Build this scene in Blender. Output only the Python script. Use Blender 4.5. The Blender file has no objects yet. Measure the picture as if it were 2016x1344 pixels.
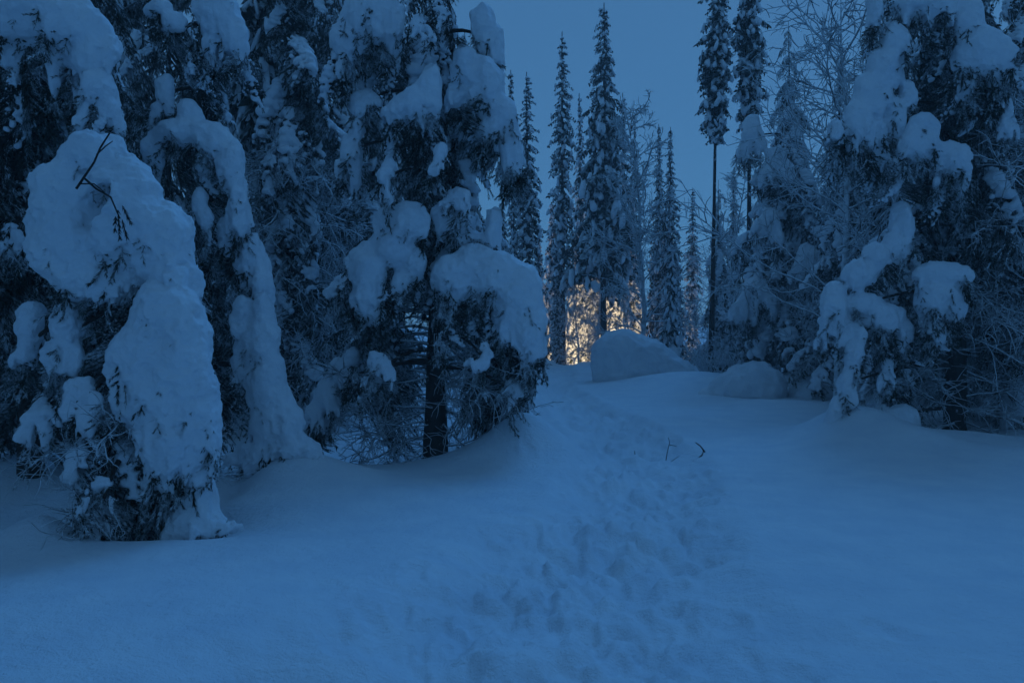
import bpy, math, random
import numpy as np

R = math.radians
scene = bpy.context.scene
COL = scene.collection

# ------------------------------------------------------------------ camera
F, CX, CY, CZ = 1568.0, 1008.0, 672.0, 1.5          # photo focal length and centre (photo pixels), eye height
cam = bpy.data.cameras.new('camera')
cam.sensor_width = 36.0
cam.lens = 28.0
cam.clip_start, cam.clip_end = 0.05, 600.0
cam_ob = bpy.data.objects.new('camera', cam)
cam_ob.location = (0, 0, CZ)
cam_ob.rotation_euler = (R(90), 0, 0)
COL.objects.link(cam_ob)
scene.camera = cam_ob

# ------------------------------------------------------------------ sky, sun, exposure
SUN_EL, SUN_ROT = 50.0, 28.0
world = bpy.data.worlds.new('World')
scene.world = world
world.use_nodes = True
nt = world.node_tree
bg = nt.nodes['Background']
sky = nt.nodes.new('ShaderNodeTexSky')
sky.sky_type = 'NISHITA'
sky.sun_disc = False
sky.sun_elevation = R(SUN_EL)
sky.sun_rotation = R(SUN_ROT)
sky.ozone_density = 8.0
sky.dust_density = 0.2
sky.air_density = 1.0
tint = nt.nodes.new('ShaderNodeMix')
tint.data_type = 'RGBA'
tint.blend_type = 'MULTIPLY'
tint.inputs[0].default_value = 1.0
tint.inputs[7].default_value = (0.36, 0.68, 0.80, 1)   # the camera's cold white balance at dusk
nt.links.new(sky.outputs[0], tint.inputs[6])
veil = nt.nodes.new('ShaderNodeMix')                  # even, thin veil of dusk cloud over the whole sky
veil.data_type = 'RGBA'
veil.inputs[0].default_value = 0.7
veil.inputs[7].default_value = (0.56, 1.70, 3.45, 1)
nt.links.new(tint.outputs[2], veil.inputs[6])
nt.links.new(veil.outputs[2], bg.inputs[0])
bg.inputs[1].default_value = 0.1
sun = bpy.data.lights.new('sun', 'SUN')
sun.energy = 0.85
sun.angle = R(28)
sun.color = (0.07, 0.36, 1.0)
sun_ob = bpy.data.objects.new('sun', sun)
# sky sun_rotation is measured clockwise from +Y seen from above
az = R(SUN_ROT)
sun_dir = (math.sin(az) * math.cos(R(SUN_EL)), math.cos(az) * math.cos(R(SUN_EL)), math.sin(R(SUN_EL)))
from mathutils import Vector, Matrix
sun_ob.rotation_euler = Vector(sun_dir).to_track_quat('Z', 'Y').to_euler()
sun_ob.location = (0, 0, 30)
COL.objects.link(sun_ob)
vs = scene.view_settings
vs.view_transform = 'Standard'
vs.look = 'None'
vs.gamma = 1.0
vs.use_curve_mapping = False
vs.exposure = -0.12
scene.cycles.max_bounces = 4
scene.cycles.diffuse_bounces = 3
scene.cycles.adaptive_threshold = 0.03
scene.cycles.use_denoising = True
scene.cycles.volume_bounces = 1

# ------------------------------------------------------------------ small maths
def at(px, py, d):
    """photo pixel at distance d in front of the camera -> world point"""
    return np.array([(px - CX) / F * d, d, CZ - (py - CY) / F * d])

def _hash(ix, iy, iz, seed):
    h = (ix.astype(np.uint32) * np.uint32(374761393) + iy.astype(np.uint32) * np.uint32(668265263)
         + iz.astype(np.uint32) * np.uint32(2147483647) + np.uint32((seed * 974711 + 12345) & 0xffffffff))
    h = (h ^ (h >> np.uint32(13))) * np.uint32(1274126177)
    h = (h ^ (h >> np.uint32(16))) * np.uint32(2246822519)
    h = h ^ (h >> np.uint32(15))
    return h.astype(np.float32) * np.float32(2.0 / 4294967295.0) - np.float32(1.0)

def noise3(p, seed=0):
    with np.errstate(over='ignore'):
        f = np.floor(p)
        i = f.astype(np.int64)
        u = (p - f).astype(np.float32)
        u = u * u * (3 - 2 * u)
        x, y, z = i[:, 0], i[:, 1], i[:, 2]
        out = 0
        for dx in (0, 1):
            wx = u[:, 0] if dx else 1 - u[:, 0]
            for dy in (0, 1):
                wy = wx * (u[:, 1] if dy else 1 - u[:, 1])
                for dz in (0, 1):
                    out = out + wy * (u[:, 2] if dz else 1 - u[:, 2]) * _hash(x + dx, y + dy, z + dz, seed)
    return out

def fbm(p, octaves=3, seed=0, gain=0.5):
    o, a, s = 0, 1.0, 0
    for k in range(octaves):
        o = o + a * noise3(p * (2.03 ** k) + k * 17.3, seed + k)
        s += a
        a *= gain
    return o / s

def smooth(a, b, x):
    t = np.clip((x - a) / (b - a), 0, 1)
    return t * t * (3 - 2 * t)

def norm(v):
    v = np.asarray(v, float)
    return v / max(1e-9, np.linalg.norm(v))

# ------------------------------------------------------------------ materials
def new_mat(name):
    m = bpy.data.materials.new(name)
    m.use_nodes = True
    return m, m.node_tree, m.node_tree.nodes['Principled BSDF']

def ramp(nt, src, lo, hi):
    n = nt.nodes.new('ShaderNodeMapRange')
    n.inputs[1].default_value = lo
    n.inputs[2].default_value = hi
    nt.links.new(src, n.inputs[0])
    return n.outputs[0]

def noise_node(nt, vec, scale, detail=3, rough=0.55):
    n = nt.nodes.new('ShaderNodeTexNoise')
    n.inputs['Scale'].default_value = scale
    n.inputs['Detail'].default_value = detail
    n.inputs['Roughness'].default_value = rough
    nt.links.new(vec, n.inputs['Vector'])
    return n.outputs['Fac']

def math_node(nt, op, a, b):
    n = nt.nodes.new('ShaderNodeMath')
    n.operation = op
    for k, v in enumerate((a, b)):
        if isinstance(v, (int, float)):
            n.inputs[k].default_value = v
        else:
            nt.links.new(v, n.inputs[k])
    return n.outputs[0]

SNOW = (0.80, 0.82, 0.85, 1)

def snow_material(name, fine, coarse, strength, dist):
    m, nt, b = new_mat(name)
    b.inputs['Base Color'].default_value = SNOW
    b.inputs['Roughness'].default_value = 0.8
    b.inputs['Specular IOR Level'].default_value = 0.15
    g = nt.nodes.new('ShaderNodeNewGeometry')
    n1 = noise_node(nt, g.outputs['Position'], fine, 4, 0.65)
    n2 = noise_node(nt, g.outputs['Position'], coarse, 4, 0.6)
    s = math_node(nt, 'ADD', math_node(nt, 'MULTIPLY', n1, 0.35), n2)
    bp = nt.nodes.new('ShaderNodeBump')
    bp.inputs['Strength'].default_value = strength
    bp.inputs['Distance'].default_value = dist
    nt.links.new(s, bp.inputs['Height'])
    nt.links.new(bp.outputs[0], b.inputs['Normal'])
    # slight colour variation of packed and loose snow
    mix = nt.nodes.new('ShaderNodeMix')
    mix.data_type = 'RGBA'
    mix.inputs[6].default_value = (0.74, 0.77, 0.82, 1)
    mix.inputs[7].default_value = (0.84, 0.85, 0.87, 1)
    nt.links.new(ramp(nt, noise_node(nt, g.outputs['Position'], 2.3, 3), 0.3, 0.7), mix.inputs[0])
    nt.links.new(mix.outputs[2], b.inputs['Base Color'])
    return m

def frosted(name, dark, dark2, lo, hi, up, nscale, rough=0.85):
    """dark plant matter with rime: snow where the surface faces up and where the noise is high"""
    m, nt, b = new_mat(name)
    b.inputs['Roughness'].default_value = rough
    b.inputs['Specular IOR Level'].default_value = 0.2
    g = nt.nodes.new('ShaderNodeNewGeometry')
    sx = nt.nodes.new('ShaderNodeSeparateXYZ')
    nt.links.new(g.outputs['Normal'], sx.inputs[0])
    n = noise_node(nt, g.outputs['Position'], nscale, 3, 0.6)
    f = math_node(nt, 'ADD', math_node(nt, 'MULTIPLY', sx.outputs[2], up), n)
    fac = ramp(nt, f, lo, hi)
    base = nt.nodes.new('ShaderNodeMix')
    base.data_type = 'RGBA'
    base.inputs[6].default_value = (*dark, 1)
    base.inputs[7].default_value = (*dark2, 1)
    nt.links.new(noise_node(nt, g.outputs['Position'], nscale * 2.7, 2), base.inputs[0])
    mix = nt.nodes.new('ShaderNodeMix')
    mix.data_type = 'RGBA'
    nt.links.new(fac, mix.inputs[0])
    nt.links.new(base.outputs[2], mix.inputs[6])
    mix.inputs[7].default_value = (0.74, 0.77, 0.80, 1)
    nt.links.new(mix.outputs[2], b.inputs['Base Color'])
    return m

M = {}
M['ground'] = snow_material('ground_snow', 75, 12, 0.75, 0.04)
M['snow'] = snow_material('branch_snow', 34, 8, 0.65, 0.045)
M['needle'] = frosted('spruce_needles', (0.012, 0.020, 0.012), (0.030, 0.042, 0.024), 0.48, 0.64, 0.14, 4.2)
M['needle_far'] = frosted('far_spruce_needles', (0.014, 0.022, 0.014), (0.035, 0.045, 0.028), 0.50, 0.80, 0.22, 3.0)
M['bark'] = frosted('spruce_bark', (0.022, 0.017, 0.014), (0.060, 0.045, 0.035), 0.62, 0.80, 0.10, 9.0)
M['frost'] = frosted('frosted_twigs', (0.030, 0.024, 0.020), (0.080, 0.065, 0.055), 0.15, 0.62, 0.30, 6.0)
M['rime'] = frosted('rimed_twigs', (0.06, 0.05, 0.045), (0.12, 0.10, 0.09), 0.10, 0.62, 0.28, 5.0)
M['stick'] = frosted('bare_stick', (0.020, 0.016, 0.014), (0.045, 0.035, 0.030), 0.85, 1.0, 0.15, 12.0)

# ------------------------------------------------------------------ mesh helpers
def mesh_from(name, V, faces, mats, mi=None, smooth_faces=True):
    """V (n,3); faces: list of int arrays (m,3) or (m,4) ; mi: list of material indices or per-face arrays"""
    me = bpy.data.meshes.new(name)
    V = np.ascontiguousarray(V, dtype=np.float32)
    faces = [np.asarray(f, dtype=np.int32) for f in faces if len(f)]
    nl = sum(f.size for f in faces)
    nf = sum(len(f) for f in faces)
    me.vertices.add(len(V))
    me.vertices.foreach_set('co', V.ravel())
    me.loops.add(nl)
    me.loops.foreach_set('vertex_index', np.concatenate([f.ravel() for f in faces]))
    me.polygons.add(nf)
    tot = np.concatenate([np.full(len(f), f.shape[1], np.int32) for f in faces])
    st = np.concatenate([[0], np.cumsum(tot)[:-1]]).astype(np.int32)
    me.polygons.foreach_set('loop_start', st)
    me.polygons.foreach_set('use_smooth', np.full(nf, smooth_faces, bool))
    for m in mats:
        me.materials.append(m)
    if mi is not None:
        me.polygons.foreach_set('material_index', np.asarray(mi, np.int32))
    me.update(calc_edges=True)
    me.validate()
    return me

def link(name, me, parent=None, loc=(0, 0, 0), rot=(0, 0, 0), scale=(1, 1, 1)):
    o = bpy.data.objects.new(name, me)
    COL.objects.link(o)
    o.location = loc
    o.rotation_euler = rot
    o.scale = scale
    if parent is not None:
        o.parent = parent
    return o

def tag(o, label=None, cat=None, group=None, kind=None):
    if label: o['label'] = label
    if cat: o['category'] = cat
    if group: o['group'] = group
    if kind: o['kind'] = kind
    return o

def thing(name, loc, label, cat, group=None, rz=0.0):
    o = link(name, None, None, loc, (0, 0, rz))
    return tag(o, label, cat, group)

class MB:
    """collects triangles"""
    def __init__(s):
        s.V, s.T, s.n = [], [], 0
    def add(s, V, T):
        s.V.append(np.asarray(V, np.float32))
        s.T.append(np.asarray(T, np.int32) + s.n)
        s.n += len(V)
    def arrays(s):
        return np.concatenate(s.V), np.concatenate(s.T)
    def tube(s, P, rad, sides=4, cap=False):
        P = np.asarray(P, float)
        n = len(P)
        t = np.gradient(P, axis=0)
        t /= np.maximum(1e-9, np.linalg.norm(t, axis=1))[:, None]
        ref = np.array([0, 0, 1.0]) if abs(t[:, 2]).mean() < 0.8 else np.array([1.0, 0, 0])
        a = np.cross(t, ref)
        a /= np.maximum(1e-9, np.linalg.norm(a, axis=1))[:, None]
        b = np.cross(t, a)
        ang = np.arange(sides) / sides * 2 * math.pi
        rad = np.broadcast_to(np.asarray(rad, float), (n,))
        V = (P[:, None] + rad[:, None, None] * (np.cos(ang)[None, :, None] * a[:, None] + np.sin(ang)[None, :, None] * b[:, None])).reshape(-1, 3)
        i, j = np.meshgrid(np.arange(n - 1), np.arange(sides), indexing='ij')
        i, j = i.ravel(), j.ravel()
        k = (j + 1) % sides
        q = np.stack([i * sides + j, i * sides + k, (i + 1) * sides + k, (i + 1) * sides + j], 1)
        T = np.concatenate([q[:, [0, 2, 1]], q[:, [0, 3, 2]]])
        if cap:
            V = np.concatenate([V, P[-1:]])
            T = np.concatenate([T, np.stack([(n - 1) * sides + np.arange(sides), np.full(sides, n * sides), (n - 1) * sides + (np.arange(sides) + 1) % sides], 1)])
        s.add(V, T)
    def needles(s, P, per_m, ln, wd, rng, lean=1.25):
        """thin triangles all round a twig given by its points"""
        P = np.asarray(P, float)
        seg = np.linalg.norm(np.diff(P, axis=0), axis=1)
        L = seg.sum()
        n = max(3, int(L * per_m))
        d = np.sort(rng.uniform(0, L, n))
        cum = np.concatenate([[0], np.cumsum(seg)])
        k = np.clip(np.searchsorted(cum, d) - 1, 0, len(seg) - 1)
        f = ((d - cum[k]) / np.maximum(seg[k], 1e-6))[:, None]
        base = P[k] * (1 - f) + P[k + 1] * f
        ax = (P[k + 1] - P[k]) / np.maximum(seg[k], 1e-6)[:, None]
        r = rng.normal(size=(n, 3))
        r -= (r * ax).sum(1)[:, None] * ax
        r /= np.maximum(1e-6, np.linalg.norm(r, axis=1))[:, None]
        dr = ax * lean + r * 0.75
        dr /= np.linalg.norm(dr, axis=1)[:, None]
        side = np.cross(dr, rng.normal(size=(n, 3)))
        side /= np.maximum(1e-6, np.linalg.norm(side, axis=1))[:, None]
        l = (ln * rng.uniform(0.7, 1.25, n))[:, None]
        w = wd * 0.5
        V = np.stack([base - side * w, base + side * w, base + dr * l], 1).reshape(-1, 3)
        s.add(V, np.arange(3 * n).reshape(-1, 3))

# ---- snow solids: smooth union of ellipsoids, made ragged with noise, meshed by surface nets
def surface_nets(Fv, org, h, pieces=False):
    nx, ny, nz = Fv.shape
    S = Fv < 0
    c = [(dx, dy, dz) for dx in (0, 1) for dy in (0, 1) for dz in (0, 1)]
    cnt = sum(S[dx:nx - 1 + dx, dy:ny - 1 + dy, dz:nz - 1 + dz].astype(np.int8) for dx, dy, dz in c)
    act = (cnt > 0) & (cnt < 8)
    idx = np.full(act.shape, -1, np.int32)
    I = np.argwhere(act)
    idx[act] = np.arange(len(I))
    val = np.stack([Fv[I[:, 0] + a, I[:, 1] + b, I[:, 2] + d] for a, b, d in c], 1)
    C = np.array(c, float)
    acc = np.zeros((len(I), 3)); num = np.zeros(len(I))
    for a in range(8):
        for b in range(a + 1, 8):
            if np.abs(C[a] - C[b]).sum() != 1:
                continue
            fa, fb = val[:, a], val[:, b]
            m = (fa < 0) != (fb < 0)
            t = np.where(m, fa / np.where(m, fa - fb, 1), 0)[:, None]
            acc += np.where(m[:, None], C[a] * (1 - t) + C[b] * t, 0)
            num += m
    V = (I + acc / np.maximum(num, 1)[:, None]) * h + org
    quads = []
    for ax in range(3):
        u, v = (ax + 1) % 3, (ax + 2) % 3
        sl0 = [slice(None)] * 3; sl1 = [slice(None)] * 3
        sl0[ax] = slice(0, -1); sl1[ax] = slice(1, None)
        a, b = S[tuple(sl0)], S[tuple(sl1)]
        E = np.argwhere(a != b)
        E = E[(E[:, u] > 0) & (E[:, v] > 0) & (E[:, u] < Fv.shape[u] - 1) & (E[:, v] < Fv.shape[v] - 1)]
        inside = a[E[:, 0], E[:, 1], E[:, 2]]
        def cell(du, dv):
            e = E.copy(); e[:, u] -= du; e[:, v] -= dv
            return idx[e[:, 0], e[:, 1], e[:, 2]]
        q = np.stack([cell(1, 1), cell(0, 1), cell(0, 0), cell(1, 0)], 1)
        q = np.where(inside[:, None], q, q[:, ::-1])
        quads.append(q)
    q = np.concatenate(quads)
    q = q[(q >= 0).all(1)]
    if pieces:
        return V, q
    lab = np.arange(len(V))                             # keep the largest connected piece only
    while True:
        m = lab[q].min(1)
        new = lab.copy()
        for c_ in range(4):
            np.minimum.at(new, q[:, c_], m)
        new = new[new]
        if (new == lab).all():
            break
        lab = new
    keep = lab == np.bincount(lab).argmax()
    remap = np.cumsum(keep) - 1
    return V[keep], remap[q[keep[q[:, 0]]]]

def snow_solid(blobs, h, seed, k=0.05, lump=0.03, grain=0.010, fringe=0.05, pieces=False):
    """blobs: (centre, radii, rotation about Y in degrees, sign). Returns vertices and quads."""
    blobs = [b if len(b) == 4 else (*b, 1) for b in blobs]
    cs = np.array([b[0] for b in blobs]); rs = np.array([b[1] for b in blobs])
    pad = 0.10 + lump + fringe
    mx = rs.max(1)[:, None]
    pos = np.array([b[3] > 0 for b in blobs])
    lo = (cs - np.maximum(rs, mx * 0.0 + rs))[pos].min(0) - pad - mx[pos].max() * 0.25
    hi = (cs + rs)[pos].max(0) + pad + mx[pos].max() * 0.25
    n = np.maximum(6, np.ceil((hi - lo) / h).astype(int) + 1)
    gx, gy, gz = [lo[i] + np.arange(n[i]) * h for i in range(3)]
    acc = np.zeros(n, np.float32)
    neg = np.full(n, 9.0, np.float32)
    for c, r, rot, sg in blobs:
        reach = max(r) + 0.22
        i0 = np.clip(((np.asarray(c) - reach - lo) / h).astype(int), 0, n)
        i1 = np.clip(((np.asarray(c) + reach - lo) / h).astype(int) + 2, 0, n)
        if (i1 <= i0).any():
            continue
        sl = tuple(slice(i0[j], i1[j]) for j in range(3))
        X = (gx[sl[0]] - c[0]).astype(np.float32)[:, None, None]
        Y = (gy[sl[1]] - c[1]).astype(np.float32)[None, :, None]
        Z = (gz[sl[2]] - c[2]).astype(np.float32)[None, None, :]
        if rot:
            ca, sa = math.cos(R(rot)), math.sin(R(rot))
            X, Z = X * ca - Z * sa, X * sa + Z * ca
        r0, r1, r2 = (float(v) for v in r)
        k0 = np.sqrt((X / r0) ** 2 + (Y / r1) ** 2 + (Z / r2) ** 2)
        k1 = np.maximum(1e-4, np.sqrt((X / r0 ** 2) ** 2 + (Y / r1 ** 2) ** 2 + (Z / r2 ** 2) ** 2))
        d = np.maximum(k0 * (k0 - 1) / k1, -min(r))
        if sg > 0:
            acc[sl] += np.exp(np.clip(-d / k, -60, 60))
        else:
            neg[sl] = np.minimum(neg[sl], d)
    D = -k * np.log(np.maximum(acc, 1e-26))
    if not pos.all():
        t = 0.03
        D = np.maximum(D, -neg) + t * np.exp(-np.abs(D + neg) / t) * 0.5
    near = np.abs(D) < (0.07 + lump + fringe)
    I = np.argwhere(near)
    p = np.stack([gx[I[:, 0]], gy[I[:, 1]], gz[I[:, 2]]], 1).astype(np.float32)
    d = D[near]
    zc = (p[:, 2] - cs[pos][:, 2].min()) / max(0.1, cs[pos][:, 2].max() - cs[pos][:, 2].min() + rs[pos][:, 2].max())
    low = 1 - smooth(-0.1, 0.5, zc)
    e = d + lump * (fbm(p * 4.5, 2, seed) + 1.5 * np.abs(fbm(p * 2.7, 2, seed + 3)) - 0.25) + grain * 1.6 * fbm(p * 19.0, 2, seed + 5, 0.6)
    st = fbm(p * np.array([6.5, 6.5, 1.4], np.float32), 2, seed + 9)
    st2 = fbm(p * np.array([19.0, 19.0, 5.0], np.float32), 2, seed + 15)
    e = e + fringe * ((0.45 + 0.75 * low) * (st + 0.12) + (0.1 + 0.9 * low) * 0.75 * st2)
    D[near] = e
    D[0], D[-1], D[:, 0], D[:, -1], D[:, :, 0], D[:, :, -1] = 1, 1, 1, 1, 1, 1
    return surface_nets(D, lo, h, pieces)

# ------------------------------------------------------------------ the snowy ground
PATH_D = np.array([-6, 1.0, 2.2, 3.5, 5.0, 7.2, 10, 13, 17, 22, 30, 38, 60.])
PATH_X = np.array([0, -0.1, -0.08, 0.0, 0.34, 1.10, 1.62, 1.75, 1.45, 1.05, 1.7, 2.8, 4.0])
PATH_W = np.array([1, 1.35, 1.35, 1.3, 1.05, 0.78, 0.80, 0.72, 0.62, 0.62, 0.60, 0.6, 0.6])
PROF_D = np.array([-200, 0, 10, 14, 17, 24, 30, 32.5, 36, 42, 60, 100, 300.])
PROF_H = np.array([0.1, 0.0, 0.0, 0.03, 0.10, 0.30, 0.66, 0.72, -0.2, -0.5, 0.4, 2.0, 6.0])
BUMPS = [  # px, d, radius x, radius y, height
    (1035, 10.5, 0.62, 0.75, 0.56), (930, 10.2, 0.75, 0.55, 0.13),
    (800, 11.5, 1.35, 0.95, -0.42), (1010, 12.3, 0.8, 0.8, -0.1),
    (240, 6.75, 0.85, 0.55, -0.42), (95, 6.15, 0.30, 0.35, 0.24), (150, 5.9, 1.4, 0.35, 0.05),
    (20, 8.4, 1.1, 1.0, 0.34), (566, 8.5, 0.80, 0.6, 0.30), (455, 8.1, 0.26, 0.5, -0.22),
    (660, 8.6, 1.0, 0.6, 0.06), (1700, 11.7, 0.75, 0.75, 0.42), (1640, 12.4, 0.5, 0.5, 0.16), (1880, 12.9, 0.7, 0.55, -0.18),
    (1990, 12.6, 0.5, 0.5, 0.05), (1290, 22.6, 1.7, 1.3, 0.14), (1370, 23.0, 1.9, 1.4, 0.30), (1470, 21.6, 1.6, 1.1, 0.26), (1300, 20.5, 1.6, 1.4, 0.08), (1560, 17.0, 0.8, 0.6, 0.12), (1750, 10.7, 0.9, 0.5, 0.12), (1480, 17.6, 0.7, 0.5, 0.10), (1900, 11.7, 0.8, 0.5, 0.10), (1820, 10.9, 0.5, 0.4, 0.08), (1400, 18.6, 0.9, 0.6, 0.10), (1960, 10.2, 0.9, 0.5, 0.07), (1330, 14.5, 1.5, 1.5, 0.06), (700, 7.6, 1.2, 0.6, 0.06), (420, 7.2, 0.8, 0.5, 0.05), (1620, 21, 1.2, 1.2, 0.55),
    (1545, 20.6, 0.45, 0.6, -0.15), (200, 4.3, 1.3, 1.0, 0.07), (1750, 6.5, 2.0, 1.6, 0.05), (1090, 29, 0.9, 1.2, 0.14),
    (1075, 31.6, 0.5, 1.0, 0.20),
]

def ground_base(x, y):
    p = np.stack([x, y, np.zeros_like(x)], 1)
    h = np.interp(y, PROF_D, PROF_H)
    far = smooth(20, 60, np.hypot(x, y))
    h = h + 0.10 * fbm(p * 0.16, 2, 3) + 0.035 * fbm(p * 0.55, 2, 8) + far * 0.5 * fbm(p * 0.06, 2, 21)
    h = h + 0.004 * np.clip(np.abs(x) - 4, 0, 60) ** 1.4
    for px, d, rx, ry, bh in BUMPS:
        bx = (px - CX) / F * d
        e = ((x - bx) / rx) ** 2 + ((y - d) / ry) ** 2
        h = h + bh * np.exp(-e * 1.1)
    cx = np.interp(y, PATH_D, PATH_X)
    w = np.interp(y, PATH_D, PATH_W)
    edge = 0.34 * fbm(p * 1.5, 3, 31)
    m = 1 - smooth(0.45, 1.35, np.abs(x - cx) / w + edge)
    m = m * (1 - smooth(33, 36, y)) * smooth(-3, 0, y)
    bank = np.exp(-((np.abs(x - cx) / w - 1.15) / 0.16) ** 2)
    return h - 0.13 * m + 0.02 * bank * (y > 0) * (y < 30), m

def clods(x, y, cell, seed):
    """rounded clods: 1 in the middle of each cell, 0 in the creases between them"""
    with np.errstate(over='ignore'):
        gx, gy = np.floor(x / cell).astype(np.int64), np.floor(y / cell).astype(np.int64)
        f1 = np.full(len(x), 9.0); f2 = np.full(len(x), 9.0); amp = np.zeros(len(x))
        for dx in (-1, 0, 1):
            for dy in (-1, 0, 1):
                ix, iy = gx + dx, gy + dy
                a = _hash(ix, iy, ix * 0 + 1, seed); b = _hash(ix, iy, ix * 0 + 2, seed); c = _hash(ix, iy, ix * 0 + 3, seed)
                d = np.hypot(x / cell - ix - 0.5 - 0.45 * a, y / cell - iy - 0.5 - 0.45 * b)
                nearer = d < f1
                f2 = np.where(nearer, f1, np.minimum(f2, d))
                amp = np.where(nearer, 0.5 + 0.5 * c, amp)
                f1 = np.where(nearer, d, f1)
    return smooth(-0.12, 0.6, f2 - f1) * (0.25 + 0.75 * amp)

def ground_detail(x, y, h, m):
    p = np.stack([x, y, np.zeros_like(x)], 1)
    fade = 1 - smooth(14, 30, y)
    wp = p + 0.09 * np.stack([fbm(p * 3.3, 2, 51), fbm(p * 3.3 + 9.1, 2, 52), 0 * x], 1)
    big = clods(wp[:, 0] * 1.25, wp[:, 1] * 0.8, 0.30, 71)
    mid = clods(wp[:, 0] * 1.2, wp[:, 1] * 0.85, 0.13, 72)
    patch = smooth(-0.25, 0.35, fbm(p * 1.1, 2, 73))
    churn = 0.11 * fbm(p * 1.7, 2, 41) + (0.095 * big + 0.036 * mid * (0.4 + big)) * (0.4 + 0.6 * patch) + 0.010 * fbm(p * 21.0, 2, 49) - 0.04
    h = h + m * churn * (0.5 + 0.5 * fade)
    rng = np.random.default_rng(5)
    for _ in range(420):
        d = 2.2 + 19 * rng.random() ** 1.4
        c = np.interp(d, PATH_D, PATH_X) + rng.normal() * 0.5 * np.interp(d, PATH_D, PATH_W)
        a = rng.normal() * 0.35
        L, W = rng.uniform(0.10, 0.24), rng.uniform(0.07, 0.13)
        near = (np.abs(x - c) < 0.6) & (np.abs(y - d) < 0.6)
        if not near.any():
            continue
        dx, dy = x[near] - c, y[near] - d
        u = dx * math.cos(a) - dy * math.sin(a)
        v = dx * math.sin(a) + dy * math.cos(a)
        q = (u / W) ** 2 + (v / L) ** 2
        q = q * (1 + 0.55 * noise3(p[near] * 9, 77))
        dep = rng.uniform(0.006, 0.032)
        h[near] += -dep * (1 - smooth(0.35, 1.3, q)) + dep * 0.5 * np.exp(-((np.sqrt(np.maximum(q, 0)) - 1.35) / 0.35) ** 2)
    # soft wind ripples and settled lumps on the untouched snow
    h = h + (1 - m) * (0.010 * fbm(p * np.array([2.0, 3.4, 1]), 3, 61) + 0.003 * fbm(p * 9.0, 2, 66) * fade)
    return h

def ground_h(x, y):
    x = np.atleast_1d(np.asarray(x, float)); y = np.atleast_1d(np.asarray(y, float))
    return float(ground_base(x, y)[0][0])

def build_ground():
    # one polar sheet, finer in front of the photographer, out to 260 m
    th_f = np.linspace(R(-38), R(38), 470)
    th_b = np.linspace(R(38), R(322), 72)[1:-1]
    th = np.concatenate([th_f, th_b])
    r = 0.8 * np.exp(np.linspace(0, math.log(325), 520))
    A, RR = np.meshgrid(th, r, indexing='ij')
    x = (RR * np.sin(A)).ravel(); y = (RR * np.cos(A)).ravel()
    h, m = ground_base(x, y)
    h = ground_detail(x, y, h, m)
    V = np.stack([x, y, h], 1)
    nt_, nr = A.shape
    i, j = np.meshgrid(np.arange(nt_), np.arange(nr - 1), indexing='ij')
    i, j = i.ravel(), j.ravel()
    k = (i + 1) % nt_
    q = np.stack([i * nr + j, i * nr + j + 1, k * nr + j + 1, k * nr + j], 1)[:, ::-1]
    # close the small disc under the photographer
    c = len(V)
    V = np.concatenate([V, [[0, 0, h[np.arange(nt_) * nr].mean()]]])
    ii = np.arange(nt_)
    t = np.stack([np.full(nt_, c), ((ii + 1) % nt_) * nr, ii * nr], 1)
    me = mesh_from('snow_ground', V, [q, t], [M['ground']])
    tag(link('snow_ground', me), kind='structure')
    # make sure it faces up
    if me.polygons[1000].normal.z < 0:
        me.flip_normals()
build_ground()

# ------------------------------------------------------------------ branch templates (shared by many branches)
def bend(L, n, droop, rng, wob=0.03, rise=0.12):
    t = np.linspace(0, 1, n)
    P = np.stack([t * L * (1 - 0.18 * droop * t), np.zeros(n), L * (rise * t - droop * t * t)], 1)
    P[:, 1] += wob * L * np.sin(t * rng.uniform(2, 5) + rng.uniform(0, 6)) * t
    P[:, 2] += 0.5 * wob * L * np.sin(t * rng.uniform(3, 7) + rng.uniform(0, 6)) * t
    return P

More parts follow.
